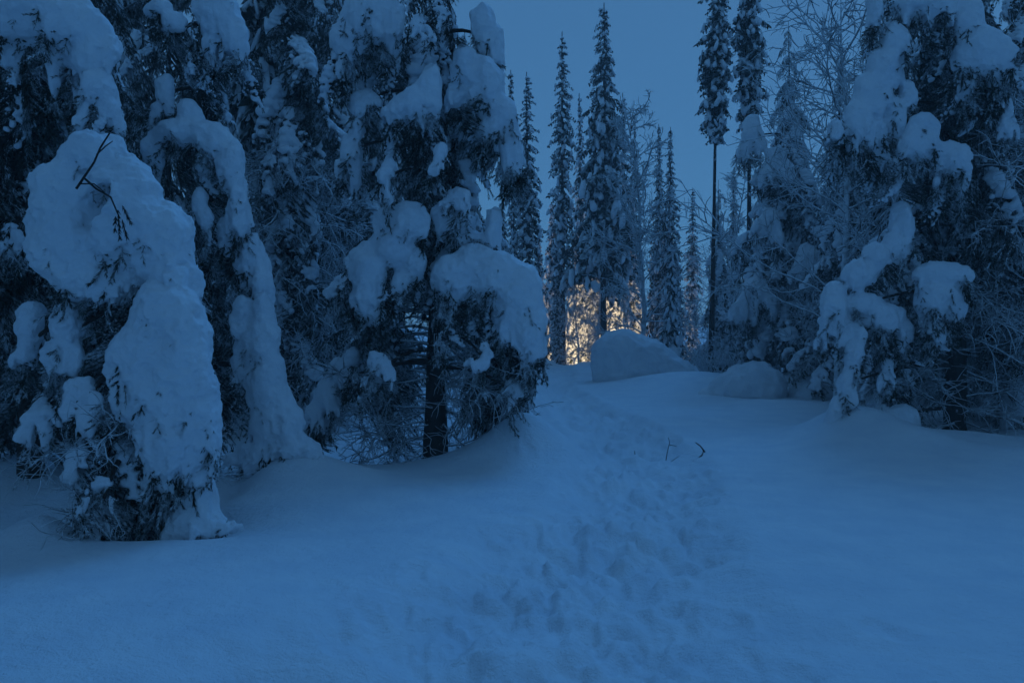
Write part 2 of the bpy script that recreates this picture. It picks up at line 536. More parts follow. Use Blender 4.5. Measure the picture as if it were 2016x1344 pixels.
def make_bough(seed, droop, hang, dens=1.0):
    """a needled spruce bough of length 1 along +X; returns wood, needle triangles and axis points"""
    rng = np.random.default_rng(seed)
    wood, ndl = MB(), MB()
    A = bend(1.0, 9, droop, rng)
    wood.tube(A, np.linspace(0.018, 0.004, 9), 4)
    ndl.needles(A[2:], 200 * dens, 0.045, 0.009, rng)
    sides = []
    n = int(24 * dens)
    for i in range(n):
        t = 0.12 + 0.86 * (i + rng.uniform(-0.3, 0.3)) / n
        t = min(max(t, 0.08), 0.985)
        f = t * 8; k = min(7, int(f)); b = A[k] + (A[k + 1] - A[k]) * (f - k)
        ax = norm(A[k + 1] - A[k])
        sg = 1 if i % 2 else -1
        ln = (0.46 * (1 - 0.72 * t) + 0.07) * rng.uniform(0.65, 1.2)
        dr = norm(ax * rng.uniform(0.45, 0.9) + np.array([0, sg * rng.uniform(0.6, 1.0), 0]))
        u = np.linspace(0, 1, 5)[:, None]
        h_ = hang * rng.uniform(0.6, 1.3)
        Q = b + dr * ln * u * (1 - 0.3 * h_ * u) + np.array([0, 0, -1]) * ln * h_ * u * u
        Q += rng.normal(size=(5, 3)) * 0.008 * u
        wood.tube(Q, np.linspace(0.007, 0.003, 5), 3)
        ndl.needles(Q, 190 * dens, 0.042, 0.009, rng)
        sides.append(Q)
        for j in range(int(rng.integers(2, 6))):
            v = rng.uniform(0.15, 1.0)
            g = v * 4; kk = min(3, int(g)); c = Q[kk] + (Q[kk + 1] - Q[kk]) * (g - kk)
            l2 = rng.uniform(0.08, 0.20) * (0.7 + 0.6 * hang)
            d2 = norm(dr * rng.uniform(0.2, 0.6) + np.array([rng.normal() * 0.22, rng.normal() * 0.22, -hang * rng.uniform(0.9, 1.7)]))
            W = np.stack([c, c + d2 * l2 * 0.5, c + d2 * l2 + np.array([0, 0, -0.01])])
            ndl.needles(W, 165 * dens, 0.040, 0.009, rng)
    return wood, ndl, A, sides

def template(seed, droop, hang, dens=1.0, pad=0.0):
    wood, ndl, A, sides = make_bough(seed, droop, hang, dens)
    Vw, Tw = wood.arrays(); Vn, Tn = ndl.arrays()
    me = mesh_from('branch', np.concatenate([Vw, Vn]), [np.concatenate([Tw, Tn + len(Vw)])], [M['bark'], M['needle']],
                   np.concatenate([np.zeros(len(Tw)), np.ones(len(Tn))]), False)
    sn = None
    if pad > 0:
        rng = np.random.default_rng(seed + 900)
        bl = []
        for t in np.linspace(0.2, 0.97, 8):
            f = t * 8; k = min(7, int(f)); b = A[k] + (A[k + 1] - A[k]) * (f - k)
            r = pad * rng.uniform(0.5, 1.0) * (1.0 if t < 0.8 else 0.8)
            bl.append((b + [0, rng.normal() * 0.02, 0.025], (r * 1.15, r * 1.2, r * 0.75), 0))
        for Q in sides:
            if rng.random() < 0.8:
                for u in (0.3, 0.5, 0.7, 0.92):
                    g = u * 4; kk = min(3, int(g)); c = Q[kk] + (Q[kk + 1] - Q[kk]) * (g - kk)
                    r = pad * rng.uniform(0.30, 0.55) * (1.15 - 0.65 * u)
                    bl.append((c + [0, 0, 0.015], (r, r, r * 0.85), 0))
        V, q = snow_solid(bl, 0.020, seed, k=0.010, lump=0.012, grain=0.012, fringe=0.034, pieces=True)
        sn = mesh_from('snow', V, [q], [M['snow']])
    return me, sn

def bare_template(seed, n1=9, n2=5, thick=0.012, wav=0.05, mat='frost'):
    """a twiggy branch with no needles, length 1 along +X"""
    rng = np.random.default_rng(seed)
    mb = MB()
    def walk(b, d, L, n, w, sag):
        P = [b]
        for i in range(n):
            d = norm(d + rng.normal(size=3) * w + np.array([0, 0, sag]))
            P.append(P[-1] + d * L / n)
        return np.array(P)
    A = walk(np.zeros(3), np.array([1, 0, 0.1]), 1.0, 10, wav * 3, -0.03)
    mb.tube(A, np.linspace(thick, thick * 0.35, 11), 4)
    for i in range(n1):
        k = int(rng.integers(2, 10))
        d = norm((A[k] - A[k - 1]) / 0.1 * rng.uniform(0.5, 1.1) + rng.normal(size=3) * np.array([0.4, 0.8, 0.45]))
        B = walk(A[k], d, rng.uniform(0.22, 0.55) * (1.15 - 0.06 * k), 6, wav * 3.4, -0.04)
        mb.tube(B, np.linspace(thick * 0.6, thick * 0.28, 7), 3)
        for j in range(n2):
            kk = int(rng.integers(1, 7))
            d = norm(B[kk] - B[kk - 1]) * 0.8 + rng.normal(size=3) * 0.65
            C = walk(B[kk], norm(d), rng.uniform(0.08, 0.26), 4, wav * 4, -0.05)
            mb.tube(C, np.linspace(thick * 0.42, thick * 0.22, 5), 3)
    V, T = mb.arrays()
    return mesh_from('branch', V, [T], [M[mat]], None, True)

NEEDLED = [template(11, 0.25, 0.55), template(12, 0.45, 0.9), template(13, 0.7, 1.1), template(14, 0.35, 0.8, 1.15)]
FRINGE = [template(21, 0.55, 1.5, 1.2), template(22, 0.8, 1.7, 1.2), template(23, 0.35, 1.6, 1.25)]
PADDED = [template(31, 0.35, 0.8, 1.0, 0.085), template(32, 0.6, 1.0, 1.0, 0.075), template(33, 0.8, 1.0, 1.0, 0.09),
          template(34, 0.5, 0.7, 1.0, 0.065), template(35, 0.7, 1.2, 1.0, 0.11)]
UNDER = FRINGE + PADDED[:3] + PADDED[4:] + NEEDLED[1:3]
BARE = [bare_template(41), bare_template(42, 11, 5), bare_template(43, 8, 6), bare_template(44, 12, 4, 0.010, 0.07)]

def tuft_arrays(seed):
    rng = np.random.default_rng(seed)
    mb = MB()
    u = np.linspace(0, 1, 4)[:, None]
    A = np.array([1.0, 0, 0]) * u + np.array([0, 0, -0.25]) * u * u + rng.normal(size=(4, 3)) * 0.03 * u
    mb.needles(A * 0.32, 260, 0.040, 0.009, rng)
    for i in range(7):
        b = A[1 + i % 3] * 0.32 * rng.uniform(0.6, 1)
        d = norm([rng.uniform(0.4, 1), (-1) ** i * rng.uniform(0.3, 0.9), rng.normal() * 0.4 - 0.2])
        Q = b + d * rng.uniform(0.07, 0.15) * np.linspace(0, 1, 3)[:, None]
        mb.needles(Q, 240, 0.036, 0.009, rng)
    return mb.arrays()
TUFTS = [tuft_arrays(60 + i) for i in range(6)]

def needle_fringe(V, q, rng, per_m2, lo=-0.15, size=1.0):
    """tufts of needles poking out of the lower rim and underside of a snow mass"""
    a, b, c = V[q[:, 0]], V[q[:, 1]], V[q[:, 2]]
    nr = np.cross(b - a, c - a)
    ar = np.linalg.norm(nr, axis=1)
    nr = nr / np.maximum(ar, 1e-9)[:, None]
    zmin, zmax = V[:, 2].min(), V[:, 2].max()
    zz = (a[:, 2] - zmin) / max(0.05, zmax - zmin)
    w = ar * (np.clip(-(nr[:, 2]) - 0.12, 0, 1) ** 1.0) * (nr[:, 1] < 0.6)
    w = w + ar * 0.16 * (nr[:, 2] < 0.25) * (1 - smooth(0.05, 0.3, zz))
    w = w + ar * 0.002
    n = int(min(90, max(10, per_m2 * ar[nr[:, 2] < 0].sum())))
    pick = rng.choice(len(w), n, p=w / w.sum())
    mb = MB()
    for k in pick:
        Vt, Tt = TUFTS[int(rng.integers(0, len(TUFTS)))]
        d = norm(nr[k] * rng.uniform(0.15, 0.6) + np.array([rng.normal() * 0.3, rng.normal() * 0.3, -rng.uniform(0.5, 1.0)]))
        y = norm(np.cross([0.1, 0.2, 1.0], d)); z = np.cross(d, y)
        s_ = rng.uniform(0.5, 1.25) * size
        mb.add((Vt * s_) @ np.stack([d, y, z]) + a[k] - nr[k] * 0.05 - d * 0.10 * s_, Tt)
    V2, T2 = mb.arrays()
    return V2, T2

def put_branch(root, loc, yaw, pitch, scale, tpl, roll=0.0, name='branch'):
    me, sn = tpl if isinstance(tpl, tuple) else (tpl, None)
    sc = scale if isinstance(scale, tuple) else (scale,) * 3
    o = link(name, me, root, loc, (roll, pitch, yaw), sc)
    if sn is not None:
        tag(link('snow', sn, o), kind='stuff')
    return o

def trunk_mesh(h, r0, r1, lean=(0, 0), seed=0, sides=12, mat='bark', wob=0.03, n=26):
    rng = np.random.default_rng(seed)
    t = np.linspace(0, 1, n)
    P = np.stack([lean[0] * t + wob * np.sin(t * 7 + seed), lean[1] * t + wob * np.cos(t * 5 + seed), -0.5 + t * (h + 0.5)], 1)
    rad = r0 + (r1 - r0) * t ** 0.75
    rad = rad * (1 + 0.35 * np.exp(-t * 18)) * (1 + rng.normal(size=n) * 0.03)
    mb = MB()
    mb.tube(P, rad, sides, True)
    V, T = mb.arrays()
    c = np.repeat(P, sides, 0)
    d = V[:n * sides] - c
    V[:n * sides] += d * (0.16 * fbm(V[:n * sides] * np.array([14, 14, 5]), 2, seed))[:, None]
    return mesh_from('trunk', V, [T], [M[mat]])

# ------------------------------------------------------------------ near trees
def px_blob(spec, D):
    """(px, py, rx, ry[, depth offset[, depth radius factor[, rotation]]]) in photo pixels -> world ellipsoid"""
    px, py, rx, ry = spec[:4]
    dd = spec[4] if len(spec) > 4 and spec[4] is not None else 0.0
    f = spec[5] if len(spec) > 5 and spec[5] is not None else 0.85
    rot = spec[6] if len(spec) > 6 else 0
    sg = spec[7] if len(spec) > 7 else 1
    d = D + dd
    s = d / F
    return (at(px, py, d), (rx * s, f * (rx + ry) * 0.5 * s, ry * s), rot, sg)

class NearTree:
    def __init__(s, name, px, D, height, r0, label, cat='spruce tree', lean=(0, 0), seed=0, trunk=True, base=None):
        x = (px - CX) / F * D
        z = ground_h(x, D) if base is None else base
        s.rng = np.random.default_rng(seed + 100)
        s.seed, s.D, s.h = seed, D, height
        s.loc = np.array([x, D, z])
        s.lean = np.array([lean[0], lean[1]])
        s.root = thing(name, s.loc, label, cat)
        if trunk:
            link('trunk', trunk_mesh(height, r0, 0.007, lean, seed), s.root)
    def axis(s, z):
        t = np.clip(z / s.h, 0, 1)
        return np.array([s.lean[0] * t, s.lean[1] * t, z])
    def clump(s, blobs, dd=0.0, h=None, k=None, fringe=0.10, lump=0.042, under=2.1, grain=0.016, fr_tpl=None, size=1.0, tufts=46, fingers=1.0, pitch=(0.75, 1.35)):
        """a branch loaded with one mass of snow, its needles hanging out underneath"""
        bl = [px_blob(b if len(b) > 4 else (*b, 0.0), s.D + dd) for b in blobs]
        sc_ = (s.D + dd) / 10.0
        body = list(bl)
        for c, r, rot, sg in body:
            if sg < 0 or max(r) < 0.07:
                continue
            for j in range(int(fingers * (1.5 + 9 * r[0]))):
                fx = s.rng.uniform(-0.95, 0.95); fy = s.rng.uniform(-0.9, 0.35)
                if fx * fx + fy * fy > 0.97:
                    continue
                p_ = c + np.array([fx * r[0], fy * r[1], -r[2] * math.sqrt(1 - fx * fx - fy * fy) * 0.92])
                if any(o[3] > 0 and o[0] is not c and (((p_ - o[0]) / o[1]) ** 2).sum() < 0.8 for o in body):
                    continue
                w_ = s.rng.uniform(0.022, 0.05) * sc_
                l_ = s.rng.uniform(0.05, 0.14) * sc_
                bl.append((p_ + [0, 0, -0.2 * l_], (w_, w_, l_), s.rng.normal() * 14 - 18 * fx, 1))
        h = h or max(0.015, 0.0022 * (s.D + dd))
        V, q = snow_solid(bl, h, s.seed * 13 + len(s.root.children), k=k or (0.012 if max(b[1][0] for b in bl) < 0.16 else 0.026), lump=lump, grain=grain, fringe=fringe)
        cen = np.mean([b[0] for b in body if b[3] > 0], 0) - s.loc
        # the limb that carries it
        z0 = min(max(cen[2] + 0.25, 0.3), s.h - 0.3)
        a = s.axis(z0); u = np.linspace(0, 1, 7)[:, None]
        P = a * (1 - u) + cen * u + np.array([0, 0, 0.12]) * (4 * u * (1 - u))
        mb = MB(); mb.tube(P, np.linspace(0.035, 0.014, 7), 6)
        Vl, Tl = mb.arrays()
        limb = link('branch', mesh_from('branch', Vl, [Tl], [M['bark']]), s.root)
        link('snow_clump', mesh_from('snow_clump', V - s.loc, [q], [M['snow']]), limb)
        Vf, Tf = needle_fringe(V - s.loc, q, s.rng, tufts, size=min(1.25, max(0.85, s.D / 9.5)))
        link('needles', mesh_from('needles', Vf, [Tf], [M['needle']], None, False), limb)
        for c, r, rot, sg in body:
            if sg < 0:
                continue
            cc = c - s.loc
            n = under * (0.5 + s.rng.random())
            n = int(n) + (s.rng.random() < n % 1)
            for i in range(n):
                out = cc[:2] - s.axis(cc[2])[:2]
                yaw = math.atan2(out[1], out[0]) + s.rng.normal() * 0.9
                sc = min(0.8, max(0.28, (r[0] + r[2]) * 1.05)) * s.rng.uniform(0.8, 1.15) * size
                off = np.array([s.rng.uniform(-0.6, 0.6) * r[0], s.rng.uniform(0.2, 0.9) * r[1], -s.rng.uniform(0.1, 0.5) * r[2]])
                tp = (fr_tpl or UNDER)[int(s.rng.integers(0, len(fr_tpl or UNDER)))]
                put_branch(limb, cc + off, yaw, s.rng.uniform(*pitch), sc, tp, s.rng.normal() * 0.3, 'needle_spray')
        return limb
    def fill(s, z0, z1, n, length, tpls, pitch=(0.3, 0.9), yaw=None, off=0.0):
        """whorls of plain branches; length(t) gives their reach between z0 and z1"""
        for i in range(n):
            t = (i + s.rng.random()) / n
            z = z0 + (z1 - z0) * t
            yw = (i * 2.39996 + s.rng.normal() * 0.35) if yaw is None else s.rng.uniform(*yaw)
            L = length(t) * s.rng.uniform(0.75, 1.2)
            p = s.rng.uniform(*pitch)
            tp = tpls[int(s.rng.integers(0, len(tpls)))]
            roll = s.rng.normal() * 0.25
            if off:                                     # the needles only start some way out along a bare limb
                a = s.axis(z)
                d = np.array([math.cos(yw), math.sin(yw), 0.15])
                u = np.linspace(0, 1, 6)[:, None]
                P = a + d * off * u + np.array([0, 0, 0.05]) * np.sin(u * 3.1) + s.rng.normal(size=(6, 3)) * 0.012 * u
                mb = MB(); mb.tube(P, np.linspace(0.026, 0.016, 6) , 5)
                Vl, Tl = mb.arrays()
                limb = link('branch', mesh_from('branch', Vl, [Tl], [M['frost']]), s.root)
                put_branch(limb, P[-1], yw, p, L * 0.9, tp, roll, 'needle_spray')
                continue
            put_branch(s.root, s.axis(z) + s.rng.normal(size=3) * [0.02, 0.02, 0.05], yw, p, L, tp, roll)

def fan(px, py, w, h, n=4, seed=0):
    """drooping fingers of snow spreading down from one point of a branch"""
    rg = np.random.default_rng(int(px * 7 + py) + seed)
    out = [(px, py - h * 0.40, w * 0.20, h * 0.11), (px, py - h * 0.28, w * 0.26, h * 0.13)]
    for i in range(n):
        f = (i + 0.5) / n * 2 - 1 + rg.normal() * 0.10
        L = rg.uniform(0.55, 1.05)
        for u in (0.25, 0.45, 0.65, 0.82, 1.0):
            r = (0.17 - 0.07 * u) * rg.uniform(0.75, 1.25) * (4 / n) ** 0.4
            out.append((px + f * w * 0.5 * u ** 0.75, py - h * 0.36 + h * 0.86 * L * u * (1 - 0.3 * abs(f)), w * r, h * 0.105, -0.12 * u))
    return out

CAM = (-2.6, -0.5)      # yaw range that points towards the photographer

# central big spruce
t = NearTree('spruce_tree', 862, 10.9, 9.6, 0.18, 'big snow laden spruce standing in a snow well left of the trail, dark trunk showing', seed=4)
t.fill(3.3, 9.3, 66, lambda u: 1.25 - 0.9 * u ** 1.6, NEEDLED + PADDED, (0.35, 1.0))
t.fill(2.0, 3.4, 10, lambda u: 1.15, NEEDLED[:1] + PADDED[:1] + PADDED[3:4], (0.15, 0.6), (-0.4, 0.7), 0.45)
t.fill(2.0, 3.4, 10, lambda u: 1.15, NEEDLED[:1] + PADDED[:1] + PADDED[3:4], (0.15, 0.6), (2.5, 3.5), 0.45)
t.fill(2.6, 3.6, 12, lambda u: 0.7, NEEDLED, (0.5, 1.0))
t.fill(3.4, 5.6, 10, lambda u: 0.95, NEEDLED + PADDED[:2], (0.4, 0.9), (-0.5, 0.5))
t.fill(0.15, 1.9, 34, lambda u: 1.4 + 0.2 * u, BARE, (-0.05, 0.5), (-0.75, 3.9))
t.fill(0.2, 1.9, 4, lambda u: 0.9, BARE, (-0.05, 0.5), (-2.6, -0.5))
t.fill(2.6, 3.3, 12, lambda u: 0.65, PADDED, (0.6, 1.1), CAM)
t.fill(1.2, 2.3, 11, lambda u: 1.1, PADDED, (0.5, 0.9), (2.6, 3.5), 0.55)
t.fill(1.0, 1.9, 11, lambda u: 1.1, FRINGE + PADDED[:1], (0.3, 0.7), (-0.45, 0.6), 0.5)
t.fill(3.1, 6.4, 22, lambda u: 0.75, PADDED, (0.7, 1.25), (-2.9, -0.3))
t.clump([(730, 35, 62, 72), (692, 85, 45, 48), (768, 62, 28, 50), (668, 128, 22, 28)], -0.7)
t.clump([(948, 50, 26, 40), (964, 85, 30, 46), (976, 112, 17, 26)], -0.5, under=0.5)
t.clump([(847, 168, 26, 42), (822, 205, 48, 38), (785, 228, 34, 30)], -1.0)
t.clump([(913, 140, 26, 50), (952, 172, 42, 56), (900, 185, 18, 28), (985, 235, 34, 48), (1008, 298, 28, 50), (965, 250, 20, 35)], -0.8)
t.clump([(703, 256, 13, 22), (690, 305, 21, 40), (668, 335, 16, 22)], -0.6, under=1.2)
t.clump([(722, 193, 27, 22), (700, 208, 18, 16)], -0.6, under=1.5)
t.clump([(725, 535, 44, 60), (718, 590, 36, 52), (770, 492, 48, 42), (808, 437, 42, 42), (815, 520, 25, 38), (790, 560, 26, 32), (742, 615, 24, 30), (765, 440, 28, 34)], -0.95)
t.clump([(897, 545, 50, 46), (935, 520, 45, 40), (970, 545, 60, 55), (1020, 580, 52, 66), (1038, 645, 38, 66), (1005, 620, 40, 46), (1048, 690, 27, 40)], -1.0, lump=0.03, fringe=0.06)
t.clump([(973, 452, 20, 44), (905, 438, 30, 20), (940, 470, 24, 18), (870, 420, 26, 18)], -0.8, under=1.0)
t.clump([(672, 728, 20, 26), (645, 778, 24, 36), (622, 822, 17, 34), (690, 705, 14, 18)], -0.7, under=1.2)
t.clump(fan(865, 690, 56, 44), -1.3, under=0.07, size=0.6)
t.clump(fan(948, 702, 62, 62), -1.2, under=0.07, size=0.6)
t.clump(fan(745, 735, 70, 80, 5), -1.2, under=0.07, size=0.6)
t.clump(fan(700, 760, 50, 70), -1.1, under=0.07, size=0.6)
t.clump(fan(1010, 770, 46, 60), -0.9, under=0.07, size=0.6)
t.clump(fan(768, 350, 44, 80, 3), -1.1, under=0.07, size=0.6)
t.clump(fan(825, 55, 66, 60, 5), -1.0, under=0.07, size=0.6)
t.clump(fan(880, 45, 50, 70), -0.9, under=0.07, size=0.6)
t.clump(fan(900, 400, 90, 60, 6), -1.0, under=0.07, size=0.6)
t.clump(fan(870, 318, 46, 66), -1.2, under=0.07, size=0.6)

# bent tree under one great hood of snow, front left
t = NearTree('bent_spruce', 255, 6.55, 3.1, 0.07, 'low bent spruce buried under a huge rounded hood of snow, front left', lean=(0.15, -0.1), seed=1)
t.clump([(178, 305, 62, 48), (128, 395, 68, 80), (140, 485, 86, 86), (235, 435, 88, 100), (255, 365, 58, 56), (185, 550, 84, 52),
         (290, 475, 60, 76), (340, 470, 42, 72), (350, 560, 40, 84), (335, 640, 52, 60), (95, 440, 40, 60), (188, 398, 28, 58, -0.24, 1.5, 40, -1)], -0.15, lump=0.04, fringe=0.06, under=1.0, grain=0.020, size=0.8)
t.clump([(330, 620, 66, 70), (295, 700, 80, 74), (325, 780, 96, 92), (345, 868, 84, 84), (318, 935, 42, 46), (372, 700, 46, 120), (400, 815, 34, 92)],
        -0.25, lump=0.035, fringe=0.07, under=0.35, grain=0.020, size=0.8)
t.clump([(58, 645, 28, 58), (56, 705, 20, 28)], -0.1, under=1.5, size=0.8)
t.clump([(135, 638, 32, 48), (108, 702, 27, 28), (150, 690, 18, 24)], -0.2, under=1.5, size=0.8)
t.clump([(398, 950, 32, 56), (388, 1010, 40, 46), (385, 1048, 62, 26), (425, 1040, 50, 28)], -0.2, under=0.6, size=0.7)
t.clump(fan(85, 830, 80, 110, 4), -0.2, under=0.07, size=0.6)
t.clump(fan(160, 800, 90, 120, 5), -0.3, under=0.07, size=0.6)
t.clump(fan(205, 985, 90, 110, 5), -0.5, under=0.07, size=0.6)
t.fill(0.15, 1.3, 26, lambda u: 0.85, BARE + NEEDLED[1:3], (0.2, 0.9))
t.fill(0.5, 1.5, 22, lambda u: 0.85, PADDED + FRINGE, (0.6, 1.2), (-3.4, -1.6))
t.fill(0.5, 2.4, 14, lambda u: 0.7, FRINGE, (0.6, 1.2))

# tall spruce at the left edge
t = NearTree('spruce_tree', 60, 7.9, 7.6, 0.13, 'tall dark spruce at the left edge with a thick snow cap near its top', seed=2)
t.fill(1.3, 7.3, 58, lambda u: 1.25 - 0.8 * u ** 2, NEEDLED + FRINGE + PADDED[3:4], (0.4, 1.1))
t.fill(0.7, 2.2, 9, lambda u: 1.0, BARE, (0.0, 0.6))
t.clump([(60, 20, 105, 66), (135, 55, 82, 56), (185, 100, 46, 52), (60, 65, 85, 40), (112, 140, 16, 42), (30, 110, 30, 30)], -0.7, fringe=0.07, under=2.4)
t.clump([(195, 175, 30, 46), (210, 222, 24, 34), (175, 210, 16, 26)], -0.7, under=1.6)
t.clump(fan(150, 180, 60, 80), -0.6, under=0.07, size=0.6)
t.clump(fan(20, 470, 60, 60), -0.5, under=0.07, size=0.6)

# leaning snow column between the hooded tree and the trunk of the frosted one
t = NearTree('spruce_tree', 415, 9.1, 7.2, 0.11, 'spruce plastered with snow down its right side, foot flaring into the ground', seed=3)
t.fill(0.9, 6.9, 56, lambda u: 0.85 - 0.35 * u, NEEDLED + FRINGE + PADDED[3:4], (0.5, 1.2))
t.clump([(430, 25, 48, 55), (455, 75, 34, 46), (420, 92, 20, 36)], -0.6)
t.clump([(310, 18, 26, 17), (345, 48, 26, 20), (378, 85, 20, 36), (392, 112, 14, 24)], -0.7)
t.clump([(325, 183, 20, 34), (308, 218, 13, 20)], -0.6, under=1.5)
t.clump([(376, 222, 26, 32), (372, 264, 72, 28), (428, 280, 38, 34), (304, 300, 24, 38), (458, 330, 25, 58), (468, 410, 18, 62)], -0.7, fringe=0.07)
t.clump([(392, 400, 19, 34), (408, 430, 20, 30)], -0.8, under=1.6)
t.clump([(472, 440, 18, 40), (452, 470, 28, 44), (488, 510, 30, 50), (514, 560, 22, 56), (530, 600, 10, 26)], -0.5, fringe=0.07)
t.clump([(518, 625, 20, 46), (478, 625, 22, 44), (515, 680, 36, 58), (530, 760, 40, 78), (542, 835, 52, 62), (556, 885, 84, 34), (470, 700, 18, 30), (582, 905, 55, 20), (520, 905, 70, 20)], -0.6, fringe=0.06, under=1.4)

# right big spruce
t = NearTree('spruce_tree', 1880, 12.9, 9.4, 0.20, 'large snow laden spruce on the right, thick trunk bare near the ground', seed=6)
t.fill(3.7, 9.2, 92, lambda u: 1.5 - 0.95 * u ** 1.5, NEEDLED + FRINGE + PADDED[:2], (0.3, 0.95))
t.fill(2.2, 3.8, 14, lambda u: 1.3, NEEDLED + PADDED, (0.35, 0.85), (-0.3, 0.8), 0.6)
t.fill(2.2, 3.8, 10, lambda u: 1.2, NEEDLED + PADDED, (0.35, 0.85), (2.5, 3.5), 0.6)
t.fill(0.15, 3.4, 44, lambda u: 1.6, BARE, (-0.05, 0.6), (-0.9, 4.0))
t.fill(0.2, 3.4, 8, lambda u: 1.2, BARE, (-0.05, 0.6), (-2.3, -0.9))
t.fill(0.9, 2.6, 20, lambda u: 1.15, PADDED, (0.5, 0.95), (2.5, 3.5), 0.65)
t.fill(1.6, 3.0, 12, lambda u: 1.15, PADDED + NEEDLED, (0.4, 0.9), (-0.3, 0.9), 0.6)
t.fill(2.0, 6.0, 12, lambda u: 1.7, BARE, (0.1, 0.6), (-1.4, 0.4))
t.fill(3.0, 6.5, 24, lambda u: 0.95, PADDED[1:4] + NEEDLED, (0.6, 1.2), (-2.9, -0.3))
t.clump([(1815, 8, 64, 36), (1850, 30, 26, 24)], -1.0)
t.clump([(1722, 28, 14, 42)], -1.0, under=2)
t.clump([(1757, 88, 27, 44), (1740, 140, 36, 50), (1715, 190, 36, 50), (1688, 240, 28, 54), (1646, 272, 20, 40), (1720, 270, 23, 48), (1760, 235, 22, 48), (1784, 188, 18, 30), (1675, 290, 14, 20)], -1.0, fringe=0.09, under=1.4)
t.clump([(1903, 40, 32, 50), (1925, 105, 48, 56), (1960, 120, 34, 48), (1910, 168, 17, 26), (1955, 165, 17, 26)], -1.1, fringe=0.06)
t.clump([(1815, 250, 28, 28), (1808, 288, 40, 38), (1865, 318, 40, 40), (1882, 358, 20, 28)], -1.2, fringe=0.06)
t.clump([(1775, 440, 20, 45), (1760, 488, 28, 34)], -1.0, under=1.5)
t.clump([(1692, 540, 34, 34), (1722, 510, 28, 30), (1642, 598, 26, 50), (1624, 640, 13, 28), (1700, 598, 38, 26), (1735, 628, 44, 34), (1780, 658, 18, 30), (1668, 650, 14, 26)], -1.1, fringe=0.08, under=1.5)
t.clump([(1856, 542, 58, 28), (1845, 588, 42, 44), (1872, 600, 28, 34), (1838, 638, 20, 34)], -1.3, fringe=0.07)
t.clump(fan(1745, 745, 40, 80, 3), -1.1, under=0.07, size=0.6)
t.clump([(1678, 700, 15, 36), (1665, 765, 15, 32), (1645, 815, 14, 34), (1632, 855, 14, 26), (1690, 660, 14, 30)], -1.2, under=0.1, k=0.035)
t.clump([(1700, 860, 46, 34), (1740, 835, 40, 34), (1780, 820, 30, 24), (1660, 880, 30, 20)], -1.0, under=0.3, size=0.6)
t.clump(fan(1985, 250, 50, 110, 4), -0.9, under=0.07, size=0.6)

# tree at the right edge
t = NearTree('spruce_tree', 2025, 14.0, 8.6, 0.14, 'dark spruce cut off by the right edge of the picture', seed=7)
t.fill(1.2, 8.3, 56, lambda u: 1.6 - 1.1 * u ** 1.5, NEEDLED + PADDED[:3], (0.3, 0.95))
t.fill(0.1, 2.2, 18, lambda u: 1.5, BARE, (-0.05, 0.5))
t.clump([(1992, 615, 24, 48), (2005, 590, 22, 30)], -1.0, under=1.6)
t.clump([(2000, 800, 28, 42), (1992, 775, 18, 22), (2005, 835, 34, 16)], -1.0, under=1.0)

# frosted slender spruce with a visible trunk between the snow column and the central spruce
t = NearTree('spruce_tree', 576, 13.6, 10.5, 0.14, 'slender frosted spruce with dark trunk and tangled bare lower branches, left of centre', seed=8)
t.fill(4.0, 10.2, 62, lambda u: 1.5 - 1.0 * u, PADDED + NEEDLED, (0.35, 1.0))
t.fill(0.4, 5.2, 66, lambda u: 1.6 - 0.3 * u, BARE, (0.15, 0.8))
t.fill(1.5, 5.5, 22, lambda u: 1.25, PADDED[1:4] + NEEDLED[:2], (0.5, 1.0))

# frosted spruce right of the trail
t = NearTree('spruce_tree', 1553, 22.3, 10.0, 0.15, 'frost covered spruce with a slim dark trunk right of the small mounds', seed=9)
t.fill(2.2, 8.3, 170, lambda u: 1.75 * (1 - u ** 2.2) + 0.35, PADDED, (0.35, 1.0))
t.fill(8.2, 9.8, 14, lambda u: 0.5 - 0.25 * u, PADDED, (0.1, 0.7))
t.fill(0.3, 3.2, 34, lambda u: 1.5, BARE, (0.0, 0.6))
t.clump(fan(1478, 280, 60, 110), -0.8, under=0.07, size=0.6, h=0.04)
t.clump(fan(1490, 590, 90, 90, 5), -1.0, under=0.07, size=0.6, h=0.04)
t.clump(fan(1530, 330, 66, 80, 5), -0.9, under=0.07, size=0.6, h=0.04)
t.clump(fan(1590, 520, 80, 80, 5), -1.2, under=0.07, size=0.6, h=0.04)
t.clump(fan(1515, 450, 70, 80, 5), -1.1, under=0.07, size=0.6, h=0.04)

# dark spruces closing the gaps behind the near ones on the left
for px_, d_, sd_, lb_ in [(335, 15.0, 20, 'dark spruce filling the gap above the snow column at upper left'), (165, 12.6, 21, 'dark spruce behind the great hood of snow at the left'),
                          (668, 16.5, 22, 'frosted spruce between the slender and the central spruce'), (0, 11.5, 23, 'dark spruce filling the far left edge behind the capped spruce')]:
    t = NearTree('spruce_tree', px_, d_, 11.5, 0.13, lb_, seed=sd_)
    t.fill(0.8, 9.5, 46, lambda u: 1.9 - 0.8 * u, NEEDLED + FRINGE[:1] + PADDED[:2], (0.35, 0.9))
    t.fill(0.3, 5.0, 16, lambda u: 1.6, BARE, (0.1, 0.7))
    t.fill(9.3, 11.3, 9, lambda u: 1.0 - 0.7 * u, NEEDLED, (0.2, 0.7))
